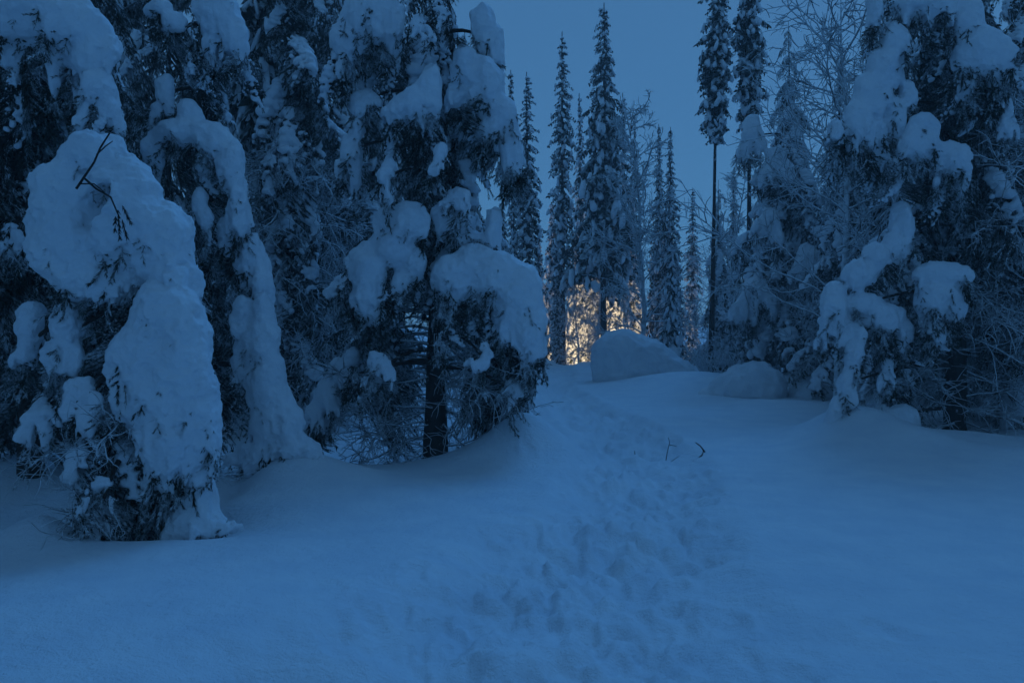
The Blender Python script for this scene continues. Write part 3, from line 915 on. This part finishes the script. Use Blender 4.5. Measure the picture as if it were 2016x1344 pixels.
# its neighbour, half hidden by the right spruce
t = NearTree('spruce_tree', 1668, 18.6, 7.2, 0.10, 'frosted spruce half hidden behind the left drapes of the right spruce', seed=10)
t.fill(1.0, 7.0, 90, lambda u: 1.3 * (1 - u ** 1.8) + 0.12, PADDED, (0.35, 1.0))
t.fill(0.2, 3.0, 26, lambda u: 1.4, BARE, (0.0, 0.6))
t = NearTree('spruce_tree', 1415, 27.5, 6.6, 0.09, 'short bushy frosted spruce behind the foot of the pole trunk', seed=11)
t.fill(0.4, 6.4, 70, lambda u: 1.3 * (1 - u ** 1.3) + 0.1, PADDED, (0.35, 1.0))

# ------------------------------------------------------------------ distant spruces (shared crowns)
def far_bough(rng, detail):
    """needle triangles and snow pads of one short bough, length 1 along +X"""
    tri, sn = [], MB()
    for i in range(detail):
        t = 0.12 + 0.88 * i / detail
        b = np.array([t, 0, 0.10 * t - 0.30 * t * t])
        for sg in (-1, 1):
            for kind in (0, 1):
                if kind == 0:
                    d = norm([0.75, sg * rng.uniform(0.5, 1.0), -0.35 + rng.normal() * 0.2])
                else:
                    d = norm([rng.uniform(0.1, 0.6), sg * rng.uniform(0.1, 0.5), -1.0])
                l = (0.40 - 0.22 * t) * rng.uniform(0.6, 1.15)
                s_ = norm(np.cross(d, rng.normal(size=3))) * 0.055
                m_ = b + d * l * 0.5
                tri += [b - s_ * 0.6, m_ + s_, b + d * l, b + s_ * 0.6, m_ - s_, b + d * l * 0.9]
    return np.array(tri, np.float32)

_ico = None
def ico():
    global _ico
    if _ico is None:
        import bmesh
        bm = bmesh.new(); bmesh.ops.create_icosphere(bm, subdivisions=1, radius=1.0)
        _ico = (np.array([v.co[:] for v in bm.verts], np.float32), np.array([[v.index for v in f.verts] for f in bm.faces], np.int32))
        bm.free()
    return _ico

def far_crown(seed, height, r_of_t, crown0=0.06, spacing=0.30, per=6, detail=6, pad=1.0, hang=0.55):
    """crown and snow of a slim spruce: many drooping boughs with lumps of snow on them"""
    rng = np.random.default_rng(seed)
    bank = [far_bough(rng, detail) for _ in range(6)]
    IV, IT = ico()
    jits = [1 + 0.25 * noise3(IV * 1.9 + rng.uniform(0, 50, 3), 3)[:, None] for _ in range(12)]
    NV, SM = [], MB()
    z = crown0 * height
    while z < height * 0.985:
        t = (z / height - crown0) / (1 - crown0)
        r = max(0.10, r_of_t(t)) * rng.uniform(0.82, 1.18)
        n = max(3, int(per * (0.75 + 0.4 * (1 - t))))
        y0 = rng.uniform(0, 6.28)
        for k in range(n):
            if rng.random() < 0.07:
                continue
            yaw = y0 + k * 6.283 / n + rng.normal() * 0.25
            L = r * rng.uniform(0.7, 1.25)
            pitch = hang * rng.uniform(0.6, 1.4) * (1.0 - 0.6 * t ** 3) - (0.35 if t > 0.93 else 0)
            cy, sy, cp, sp = math.cos(yaw), math.sin(yaw), math.cos(pitch), math.sin(pitch)
            Rm = np.array([[cy * cp, -sy, cy * sp], [sy * cp, cy, sy * sp], [-sp, 0, cp]])
            o = np.array([0, 0, z + rng.normal() * 0.06])
            b = bank[int(rng.integers(0, 6))] * np.array([L, max(L, 0.35), max(L, 0.35)])
            NV.append(b @ Rm.T + o)
            if pad <= 0 or rng.random() < 0.12:
                continue
            for _ in range(int(rng.integers(1, 3) + (1 - t) * rng.integers(0, 4))):
                u = rng.uniform(0.25, 1.0)
                side = rng.uniform(-1, 1)
                Le = max(L, 0.3)
                c = np.array([u * L, side * 0.22 * Le, (0.10 * u - 0.30 * u * u) * L + 0.02 - 0.10 * abs(side) * Le])
                ln = pad * Le * rng.uniform(0.13, 0.26) + 0.02
                th = pad * (0.020 + 0.050 * Le) * rng.uniform(0.6, 1.3)
                ya = side * 0.9 + rng.normal() * 0.2
                pt = 0.35 + 0.5 * u + 0.4 * abs(side) + rng.normal() * 0.15
                c1, s1, c2, s2 = math.cos(ya), math.sin(ya), math.cos(pt), math.sin(pt)
                R2 = np.array([[c1 * c2, -s1, c1 * s2], [s1 * c2, c1, s1 * s2], [-s2, 0, c2]])
                jit = jits[int(rng.integers(0, 12))]
                S = (IV * jit * np.array([ln, th * rng.uniform(0.9, 1.5), th * 0.8])) @ R2.T
                SM.add((S + c) @ Rm.T + o, IT)
        z += spacing * rng.uniform(0.8, 1.2) * (1 - 0.35 * t)
    NV = np.concatenate(NV)
    crown = mesh_from('crown', NV, [np.arange(len(NV)).reshape(-1, 3)], [M['needle_far']], None, False)
    snow = None
    if SM.n:
        V, T = SM.arrays()
        snow = mesh_from('snow', V, [T], [M['snow']])
    return crown, snow

slim = lambda w: (lambda t: w * min(1.0, (1 - t) * 2.6 + 0.04) ** 0.75 * (0.8 + 0.2 * (1 - t)))
cone = lambda w: (lambda t: w * (1 - t) ** 0.85)
H0 = 12.0
CROWNS = {
    'slim1': far_crown(201, H0, slim(0.60), 0.27, 0.24, 6), 'slim2': far_crown(202, H0, slim(0.52), 0.14, 0.24, 6), 'slim3': far_crown(203, H0, slim(0.70), 0.08, 0.24, 6),
    'wide1': far_crown(211, H0, cone(1.75), 0.10, 0.27, 8, 7), 'wide2': far_crown(212, H0, cone(1.35), 0.08, 0.26, 7, 7),
    'tall': far_crown(213, H0, lambda t: 1.5 * (1 - t) ** 0.9 + 0.10, 0.31, 0.25, 8, 7), 'lit': far_crown(214, H0, cone(1.6), 0.02, 0.24, 9, 6, 1.7),
    'pole': far_crown(221, H0, lambda t: 0.62 * (0.55 + 0.45 * math.sin(min(1, t * 3) * 1.57)) * (1 - t ** 3) ** 0.8, 0.57, 0.17, 9, 7, 1.0, 0.75),
    'snowy': far_crown(231, H0 * 0.33, cone(0.95), 0.05, 0.20, 6, 6, 1.25, 0.8),
}
CROWN_H = {'snowy': H0 * 0.33}
TRUNK12 = trunk_mesh(H0, 0.13, 0.015, (0, 0), 77, 7, 'bark', 0.03, 14)

def far_tree(px, top, D, kind, label, wide=1.0, rz=0.0, lean=0.0, cat='spruce tree', group='spruces at the end of the trail', name='spruce_tree', trunk=1.0):
    x = (px - CX) / F * D
    z = ground_h(x, D)
    h = CZ - (top - CY) / F * D - z
    s = h / CROWN_H.get(kind, H0)
    o = thing(name, (x, D, z), label, cat, group, rz)
    lean = lean or 0.022 * math.sin(px * 1.7 + D)
    o.rotation_euler = (0.015 * math.sin(px * 0.9), lean, rz)
    c, sn = CROWNS[kind]
    sc = (s * wide, s * wide, s)
    k = s * CROWN_H.get(kind, H0) / H0
    link('trunk', TRUNK12, o, scale=(max(0.5, k) * trunk, max(0.5, k) * trunk, k))
    tag(link('crown', c, o, scale=sc), kind='stuff')
    if sn: tag(link('snow', sn, o, scale=sc), kind='stuff')
    return o

far_tree(1016, 138, 31, 'slim2', 'left one of twin thin spruce tips beside the big central spruce', 0.95, 0.4)
far_tree(1040, 142, 29, 'slim3', 'right one of twin thin spruce tips, darker and wider lower down', 1.25, 2.1)
far_tree(1106, 66, 35.5, 'slim1', 'needle thin tall spruce standing alone against the sky left of the tallest', 1.1, 1.2)
far_tree(1146, 182, 44, 'slim2', 'thin far spruce tip close behind the tallest middle spruce', 0.85, 3.0)
far_tree(1187, 6, 33.5, 'tall', 'tallest spruce of the middle group, broad snowy skirts above the glow', 0.92, 0.2)
far_tree(1228, 185, 42, 'slim3', 'dark spruce hugging the right side of the tallest middle spruce', 1.0, 2.2)
far_tree(1247, 228, 47, 'slim1', 'small spruce tip behind the bare frosted birch', 0.9, 5.0)
far_tree(1298, 242, 37, 'wide2', 'left of two matching spruce tips right of the bare birch', 0.8, 0.9)
far_tree(1319, 252, 35, 'wide2', 'right of two matching spruce tips right of the bare birch', 0.9, 4.0)
far_tree(1361, 370, 42, 'slim3', 'short far spruce left of the bare pole trunk', 1.1, 2.8)
far_tree(1398, -95, 25.5, 'pole', 'tall spruce with a bare pole trunk and tufted dark crown', 1.15, 1.0, trunk=0.72)
far_tree(1474, -130, 26.0, 'pole', 'tufted dark spruce column right of the bare pole trunk', 1.1, 3.4, trunk=0.8)
far_tree(1326, 482, 25.5, 'snowy', 'small plump snow covered spruce behind the large mound', 0.85, 0.0)
far_tree(1425, 560, 27, 'snowy', 'stubby snow covered spruce below the bare pole trunk', 1.1, 1.7)
for px_, tp_, d_, w_, lb_ in [
        (1058, 450, 39, 1.0, 'warmly lit spruce at the left end of the glow, beside the central spruce'),
        (1092, 400, 43, 1.1, 'warmly lit spruce behind the small dark silhouetted spruce'),
        (1130, 430, 40.5, 1.0, 'warmly lit spruce just right of the thin dark pole in the glow'),
        (1165, 400, 43, 1.1, 'warmly lit spruce in the middle of the glow'),
        (1206, 430, 40, 1.0, 'warmly lit spruce above the top of the large mound'),
        (1246, 420, 42, 1.1, 'warmly lit spruce at the right end of the glow')]:
    far_tree(px_, tp_, d_, 'lit', lb_, w_, px_ * 0.7)
far_tree(1098, 545, 35.2, 'slim3', 'small dark silhouetted spruce standing in front of the glow', 1.7, 0.5)
far_tree(990, 330, 27, 'wide2', 'snow flecked spruce hard against the right side of the central spruce', 0.7, 3.9)
BACK = 'dark spruces behind the near trees'
far_tree(505, -620, 18.5, 'wide1', 'dark spruce behind and left of the slender frosted spruce', 0.8, 2.7, group=BACK)
far_tree(790, -60, 24, 'tall', 'dark spruce hidden behind the central spruce', 0.8, 0.8, group=BACK)
far_tree(930, 60, 26, 'wide2', 'dark spruce behind the right shoulder of the central spruce', 0.8, 5.5, group=BACK)
for px_, tp_, d_, kd_, lb_, rz_ in [
        (250, -560, 17.5, 'wide1', 'dark spruce in the gap between the capped spruce and the snow column', 2.2),
        (420, -420, 21, 'wide2', 'dark spruce directly behind the snow column', 3.6),
        (600, -480, 21, 'wide1', 'dark spruce behind the slender frosted spruce', 1.3),
        (735, -420, 19.5, 'wide2', 'dark spruce behind the upper left clump of the central spruce', 5.1),
        (880, 30, 27, 'tall', 'dark spruce straight behind the central trunk', 4.0),
        (1700, 30, 27, 'wide1', 'snowy spruce seen through the birch twigs at upper right', 0.4),
        (1840, -260, 20, 'wide1', 'dark spruce straight behind the thick right trunk', 1.6),
        (2030, -200, 19, 'wide1', 'dark spruce far behind at the right picture edge', 2.9)]:
    far_tree(px_, tp_, d_, kd_, lb_, 0.85, rz_, group=BACK)
far_tree(1760, -120, 19, 'wide1', 'dark spruce behind the left drapes of the right spruce', 0.8, 2.0, group=BACK)
far_tree(1640, 120, 25, 'wide1', 'snowy spruce behind the bare birch at upper right', 0.85, 3.3, group=BACK)
far_tree(1940, -260, 17.5, 'wide1', 'dark spruce behind the right spruce near the picture edge', 0.8, 0.6, group=BACK)
far_tree(1440, 330, 34, 'wide2', 'pale far spruce between the pole trunk and the frosted spruce', 0.8, 0.6)

# ------------------------------------------------------------------ bare frosted birches and bushes
def bare_tree_mesh(seed, h, n_main, spread, up, thick, n_sub=7, n_twig=5, z0=0.2, mat='rime'):
    rng = np.random.default_rng(seed)
    tr, mb = MB(), MB()
    def walk(b, d, L, n, w, g):
        P = [b]
        for i in range(n):
            d = norm(d + rng.normal(size=3) * w + np.array([0, 0, g]))
            P.append(P[-1] + d * L / n)
        return np.array(P)
    A = walk(np.array([0, 0, -0.3]), np.array([0, 0, 1.0]), h + 0.3, 16, 0.035, 0.03)
    tr.tube(A, np.linspace(thick, thick * 0.12, 17), 6)
    for i in range(n_main):
        f = z0 + (0.97 - z0) * (i + rng.random()) / n_main
        k = f * 16; kk = min(15, int(k)); b = A[kk] + (A[kk + 1] - A[kk]) * (k - kk)
        a = rng.uniform(0, 6.28)
        d = norm([math.cos(a), math.sin(a), up * rng.uniform(0.5, 1.4)])
        L = spread * (1.15 - 0.75 * f) * rng.uniform(0.7, 1.2)
        B = walk(b, d, L, 8, 0.13, 0.02)
        mb.tube(B, np.linspace(thick * 0.34, thick * 0.13, 9), 3)
        for j in range(n_sub):
            q = int(rng.integers(2, 9))
            d2 = norm(norm(B[q] - B[q - 1]) + rng.normal(size=3) * 0.6)
            C = walk(B[q], d2, L * rng.uniform(0.2, 0.5), 5, 0.2, -0.01)
            mb.tube(C, np.linspace(thick * 0.18, thick * 0.10, 6), 3)
            for m_ in range(n_twig):
                qq = int(rng.integers(1, 6))
                d3 = norm(norm(C[qq] - C[qq - 1]) + rng.normal(size=3) * 0.7)
                E_ = walk(C[qq], d3, L * rng.uniform(0.06, 0.2), 3, 0.2, -0.03)
                mb.tube(E_, np.linspace(thick * 0.12, thick * 0.08, 4), 3)
    Vt, Tt = tr.arrays(); V, T = mb.arrays()
    return mesh_from('trunk', Vt, [Tt], [M['frost']]), mesh_from('twigs', V, [T], [M[mat]])

def bare_tree(px, D, meshes, label, rz=0.0, s=1.0, name='birch_tree', cat='birch tree', group='bare frosted birches'):
    x = (px - CX) / F * D
    o = thing(name, (x, D, ground_h(x, D)), label, cat, group, rz)
    link('trunk', meshes[0], o, scale=(s,) * 3)
    link('twigs', meshes[1], o, scale=(s,) * 3)
    return o

B1 = bare_tree_mesh(301, 9.2, 46, 2.2, 0.6, 0.10, 9, 6, 0.08)
B2 = bare_tree_mesh(302, 8.2, 46, 3.0, 0.7, 0.08, 9, 6, 0.15)
bare_tree(1262, 27, B1, 'bare frosted birch fanning out behind the large mound', 0.7, 0.98)
bare_tree(1648, 17.2, B2, 'bare twiggy birch at upper right against the sky', 0.2, 1.12)
bare_tree(1138, 34.4, B1, 'thin bare sapling dark against the glow, nearer the dark spruce', 0.4, 0.5)
bare_tree(1170, 34.8, B1, 'thin bare sapling dark against the glow, nearer the large mound', 1.9, 0.55)
bare_tree(1720, 20.5, B1, 'bare frosted birch half hidden behind the right spruce', 4.2, 0.95)
bare_tree(1420, 31, B1, 'thin bare birch close beside the tall pole trunk', 2.2, 0.82)
bare_tree(1600, 23.5, B2, 'bare frosted birch between the frosted and the right spruce', 3.0, 0.8)
bare_tree(640, 15.5, B2, 'bare frosted sapling tangled beside the slender spruce trunk', 1.4, 0.62)

def bush_mesh(seed, h, n, spread):
    rng = np.random.default_rng(seed)
    mb = MB()
    for i in range(n):
        a = rng.uniform(0, 6.28); lean = rng.uniform(0.15, 1.0) * spread
        u = np.linspace(0, 1, 7)[:, None]
        L = h * rng.uniform(0.6, 1.1)
        d = np.array([math.cos(a) * lean, math.sin(a) * lean, 1.0])
        P = d * u * L / np.linalg.norm(d) + np.array([math.cos(a), math.sin(a), -0.9]) * (u ** 2.5) * L * 0.35 * rng.random()
        P = P + np.array([rng.normal() * 0.2, rng.normal() * 0.2, -0.1]) + rng.normal(size=(7, 3)) * 0.02
        mb.tube(P, np.linspace(0.016, 0.007, 7), 3)
        for j in range(9):
            k = int(rng.integers(2, 7))
            d2 = norm(norm(P[k] - P[k - 1]) + rng.normal(size=3) * 0.7)
            l2 = rng.uniform(0.15, 0.45) * h * 0.5
            Q = P[k] + d2 * l2 * np.linspace(0, 1, 4)[:, None] + rng.normal(size=(4, 3)) * 0.015
            mb.tube(Q, np.linspace(0.010, 0.006, 4), 3)
    V, T = mb.arrays()
    return mesh_from('twigs', V, [T], [M['rime']])

BU = [bush_mesh(401, 1.5, 34, 0.9), bush_mesh(402, 1.2, 28, 1.3)]
for px, D, k, s, rz, lab in [
        (1395, 23.5, 0, 0.9, 0.0, 'low frosted bush in the dip right of the large mound'),
        (1455, 22.5, 1, 1.0, 1.0, 'spreading frosted bush just behind the smaller mound'),
        (1500, 24.5, 0, 1.1, 2.0, 'frosted bush left of the slim dark trunk'),
        (1620, 23.0, 0, 1.1, 3.0, 'frosted bush behind the half hidden mound'),
        (1345, 27.0, 1, 1.2, 4.0, 'frosted bush at the foot of the plump little spruce'),
        (640, 13.4, 0, 0.9, 5.0, 'frosted undergrowth left of the central trunk'),
        (930, 13.2, 1, 1.0, 0.5, 'frosted undergrowth right of the central trunk'),
        (1935, 14.2, 0, 1.0, 1.5, 'frosted undergrowth right of the thick right trunk'),
        (1780, 14.6, 1, 1.2, 2.5, 'frosted undergrowth left of the thick right trunk')]:
    x = (px - CX) / F * D
    o = thing('frosted_bush', (x, D, ground_h(x, D)), lab, 'bush', 'frosted bushes', rz)
    link('twigs', BU[k], o, scale=(s,) * 3)

# ------------------------------------------------------------------ snow mounds beside the trail
def mound(specs, D, label, seed, h=0.05, **kw):
    bl = [px_blob(s, D) for s in specs]
    c = np.mean([b[0] for b in bl], 0)
    x, y = c[0], c[1]
    root = np.array([x, y, ground_h(x, y)])
    V, q = snow_solid(bl, h, seed, k=0.12, **kw)
    o = link('snow_mound', mesh_from('snow_mound', V - root, [q], [M['ground']]), None, root)
    tag(o, label, 'snow mound', 'snow mounds beside the trail')

mound([(1222, 702, 57, 54, 0, 1.2), (1232, 740, 66, 60, 0, 1.2), (1272, 712, 52, 46, 0.2, 1.2), (1305, 742, 62, 42, 0.2, 1.2), (1350, 757, 60, 34, 0.4, 1.2)], 24,
      'large domed snow mound with a steep left side in front of the glow', 501, lump=0.06, grain=0.008, fringe=0.012)
mound([(1492, 757, 50, 45, 0, 1.1), (1460, 770, 56, 44, 0, 1.1), (1505, 782, 40, 42, 0, 1.1), (1420, 790, 50, 34, 0.2, 1.1)], 19.2,
      'smaller rounded snow mound with a sharp right edge', 502, lump=0.07, grain=0.008, fringe=0.02)
mound([(1640, 768, 60, 42, 0, 1.2), (1600, 782, 46, 32, 0, 1.2), (1680, 790, 60, 44, 0, 1.2)], 19.0,
      'low snow mound half hidden by the right spruce', 503, lump=0.07, grain=0.008, fringe=0.02)

# ------------------------------------------------------------------ wood at the far end and on both sides (reads as one mass)
def build_forest():
    rng = np.random.default_rng(900)
    c1, s1 = far_crown(901, H0, cone(1.5), 0.06, 0.70, 6, 3, 1.5)
    c2, s2 = far_crown(902, H0, slim(0.95), 0.08, 0.62, 6, 3, 1.5)
    def arr(me):
        V = np.empty(len(me.vertices) * 3, np.float32); me.vertices.foreach_get('co', V)
        T = np.empty(len(me.loops), np.int32); me.loops.foreach_get('vertex_index', T)
        return V.reshape(-1, 3), T.reshape(-1, 3)
    base = [(arr(c1), arr(s1)), (arr(c2), arr(s2))]
    spots = []
    for _ in range(400):
        if len(spots) >= 62: break
        a = rng.uniform(R(-70), R(70)); d = rng.uniform(18, 78)
        x, y = d * math.sin(a), d * math.cos(a)
        ang = x / max(y, 1) * F + CX
        if y < 50 and -60 < ang < 2080: continue        # the near and middle trees are built one by one
        if y >= 50 and 1290 < ang < 1480 and y < 62: continue
        spots.append((x, y))
    for side in (-1, 1):
        for k in range(7):
            spots.append((side * rng.uniform(7.0, 10.5), rng.uniform(-9, 4.0)))
    spots += [(-5.4, 3.4), (-6.6, 6.0), (-7.0, 1.0), (-8.2, 8.5), (6.6, 4.6), (7.9, 7.4), (6.9, 1.2), (9.6, 9.6)]
    nm, sm, tm = MB(), MB(), MB()
    for x, y in spots:
        (cv, ct), (sv, st) = base[int(rng.integers(0, 2))]
        h = rng.uniform(7.5, 12.0) if y > 50 else rng.uniform(8, 12)
        px = x / max(y, 1) * F + CX
        if y >= 50 and 1000 < px < 1500: h = rng.uniform(6, 9)
        k = h / H0; w = k * rng.uniform(0.9, 1.3); a = rng.uniform(0, 6.28)
        Rm = np.array([[math.cos(a), -math.sin(a), 0], [math.sin(a), math.cos(a), 0], [0, 0, 1]])
        o = np.array([x, y, ground_h(x, y)])
        nm.add((cv * [w, w, k]) @ Rm.T + o, ct)
        sm.add((sv * [w, w, k]) @ Rm.T + o, st)
        tm.tube(np.array([[0, 0, -0.3], [0, 0, h * 0.5], [0, 0, h]]) + o, [0.16, 0.09, 0.02], 6)
    Vn, Tn = nm.arrays(); Vs, Ts = sm.arrays(); Vt, Tt = tm.arrays()
    me = mesh_from('forest', np.concatenate([Vn, Vs, Vt]), [np.concatenate([Tn, Ts + len(Vn), Tt + len(Vn) + len(Vs)])],
                   [M['needle_far'], M['snow'], M['bark']], np.concatenate([np.zeros(len(Tn)), np.ones(len(Ts)), np.full(len(Tt), 2)]), True)
    tag(link('forest', me), 'dense snowy spruce wood closing the view all round', 'forest', kind='stuff')
build_forest()

# ------------------------------------------------------------------ sticks poking out of the snow
def stick(lines, D, label, rad=0.006):
    mb = MB()
    first = at(*lines[0][0], D)
    root = np.array([first[0], D, ground_h(first[0], D)])
    lift = root[2] - first[2] - 0.02
    for ln in lines:
        P = np.array([at(px, py, D) for px, py in ln]) + [0, 0, lift] - root
        P[:, 1] += np.linspace(0, 0.08, len(P))
        mb.tube(P, np.linspace(rad, rad * 0.6, len(P)), 5, True)
    V, T = mb.arrays()
    o = link('twig', mesh_from('twig', V, [T], [M['stick']]), None, root)
    tag(o, label, 'twig', 'twigs poking out of the snow')
stick([[(1311, 880), (1315, 862), (1320, 846), (1318, 836)], [(1319, 850), (1326, 851), (1334, 854)]], 10.9, 'upright forked twig standing in the snow right of the trail')
stick([[(1316, 880), (1322, 878), (1340, 867)]], 10.6, 'thin twig lying slanted at the foot of the upright forked twig', 0.004)
stick([[(1374, 890), (1384, 884), (1388, 876)], [(1388, 878), (1380, 866), (1372, 860)]], 10.5, 'thick broken twig half buried, right of the upright one', 0.011)
stick([[(1250, 858), (1251, 852)]], 11.6, 'tiny dark twig stub left of the upright forked twig', 0.007)

# bare twig in the hollow of the great hood
tw = MB()
D = 5.95
for ln, r in (([(150, 372), (168, 345), (185, 320), (198, 290), (216, 262)], 0.010), ([(190, 305), (208, 288), (222, 278)], 0.006),
              ([(165, 350), (190, 372), (218, 388), (236, 430)], 0.009), ([(160, 362), (185, 362), (205, 378)], 0.006)):
    P = np.array([at(px, py, D) for px, py in ln]); tw.tube(P, np.linspace(r, r * 0.6, len(P)), 5)
rng_ = np.random.default_rng(4)
for a, b in (((232, 410), (236, 470)), ((240, 430), (250, 468)), ((228, 425), (226, 455)), ((240, 405), (258, 440))):
    tw.needles(np.array([at(*a, D), at(*b, D)]), 420, 0.035, 0.008, rng_)
V, T = tw.arrays()
root = V.mean(0)
o = link('twig', mesh_from('twig', V - root, [T], [M['stick']]), None, root)
tag(o, 'crooked bare twig sticking out of the hollow in the great snow hood', 'twig')

# ------------------------------------------------------------------ assumed lamp, added unseen beyond the crest to give the warm glow
def assumed_lantern():
    x, y = (1196 - CX) / F * 36.0, 36.0
    z = ground_h(x, y)
    o = thing('assumed_lantern', (x, y, z), 'assumed lamp, added unseen in the hollow beyond the snow mound for the warm glow', 'assumed_lantern')
    def prism(name, prof, mat, sides=12):
        P = np.array([[0, 0, p[1]] for p in prof]); r = [p[0] for p in prof]
        mb = MB(); mb.tube(P, r, sides, True)
        V, T = mb.arrays()
        return link(name, mesh_from(name, V, [T], [mat]), o)
    mm, nt_, b = new_mat('assumed_lantern_metal')
    b.inputs['Base Color'].default_value = (0.05, 0.05, 0.05, 1); b.inputs['Metallic'].default_value = 0.7
    mg, nt_, b = new_mat('assumed_lantern_glow')
    b.inputs['Base Color'].default_value = (0.9, 0.7, 0.4, 1)
    b.inputs['Emission Color'].default_value = (1.0, 0.70, 0.34, 1); b.inputs['Emission Strength'].default_value = 30.0
    prism('base', [(0.16, 0.0), (0.16, 0.06), (0.03, 0.09), (0.03, 0.9), (0.13, 0.93), (0.13, 0.97)], mm)
    prism('glass', [(0.10, 0.98), (0.12, 1.08), (0.12, 1.20), (0.10, 1.28)], mg)
    prism('cap', [(0.15, 1.29), (0.12, 1.36), (0.03, 1.42), (0.02, 1.46)], mm)
    l = bpy.data.lights.new('assumed_lantern_light', 'SPOT')  # added to warm the far spruces; the real source is unknown
    l.energy = 1250.0
    l.spot_size = R(118)
    l.spot_blend = 1.0
    l.color = (1.0, 0.75, 0.40)
    l.shadow_soft_size = 0.14
    lo = bpy.data.objects.new('assumed_lantern_light', l); COL.objects.link(lo)
    lo.location = (0, 0.2, 1.15); lo.rotation_euler = (R(93), 0, 0); lo.parent = o
assumed_lantern()

# ------------------------------------------------------------------ thin cold air
def haze():
    me = bpy.data.meshes.new('haze')
    x, y0, y1, z0, z1 = 275.0, -275.0, 275.0, -9.0, 19.0
    v = [(sx * x, yy, zz) for zz in (z0, z1) for sx, yy in ((-1, y0), (1, y0), (1, y1), (-1, y1))]
    me.from_pydata(v, [], [(0, 3, 2, 1), (4, 5, 6, 7), (0, 1, 5, 4), (1, 2, 6, 5), (2, 3, 7, 6), (3, 0, 4, 7)])
    m = bpy.data.materials.new('haze')
    m.use_nodes = True
    n = m.node_tree
    n.nodes.remove(n.nodes['Principled BSDF'])
    pv = n.nodes.new('ShaderNodeVolumePrincipled')
    pv.inputs['Color'].default_value = (0.95, 0.97, 1.0, 1)
    pv.inputs['Density'].default_value = 0.0030
    n.links.new(pv.outputs[0], n.nodes['Material Output'].inputs['Volume'])
    me.materials.append(m)
    tag(link('haze', me), kind='stuff')
haze()
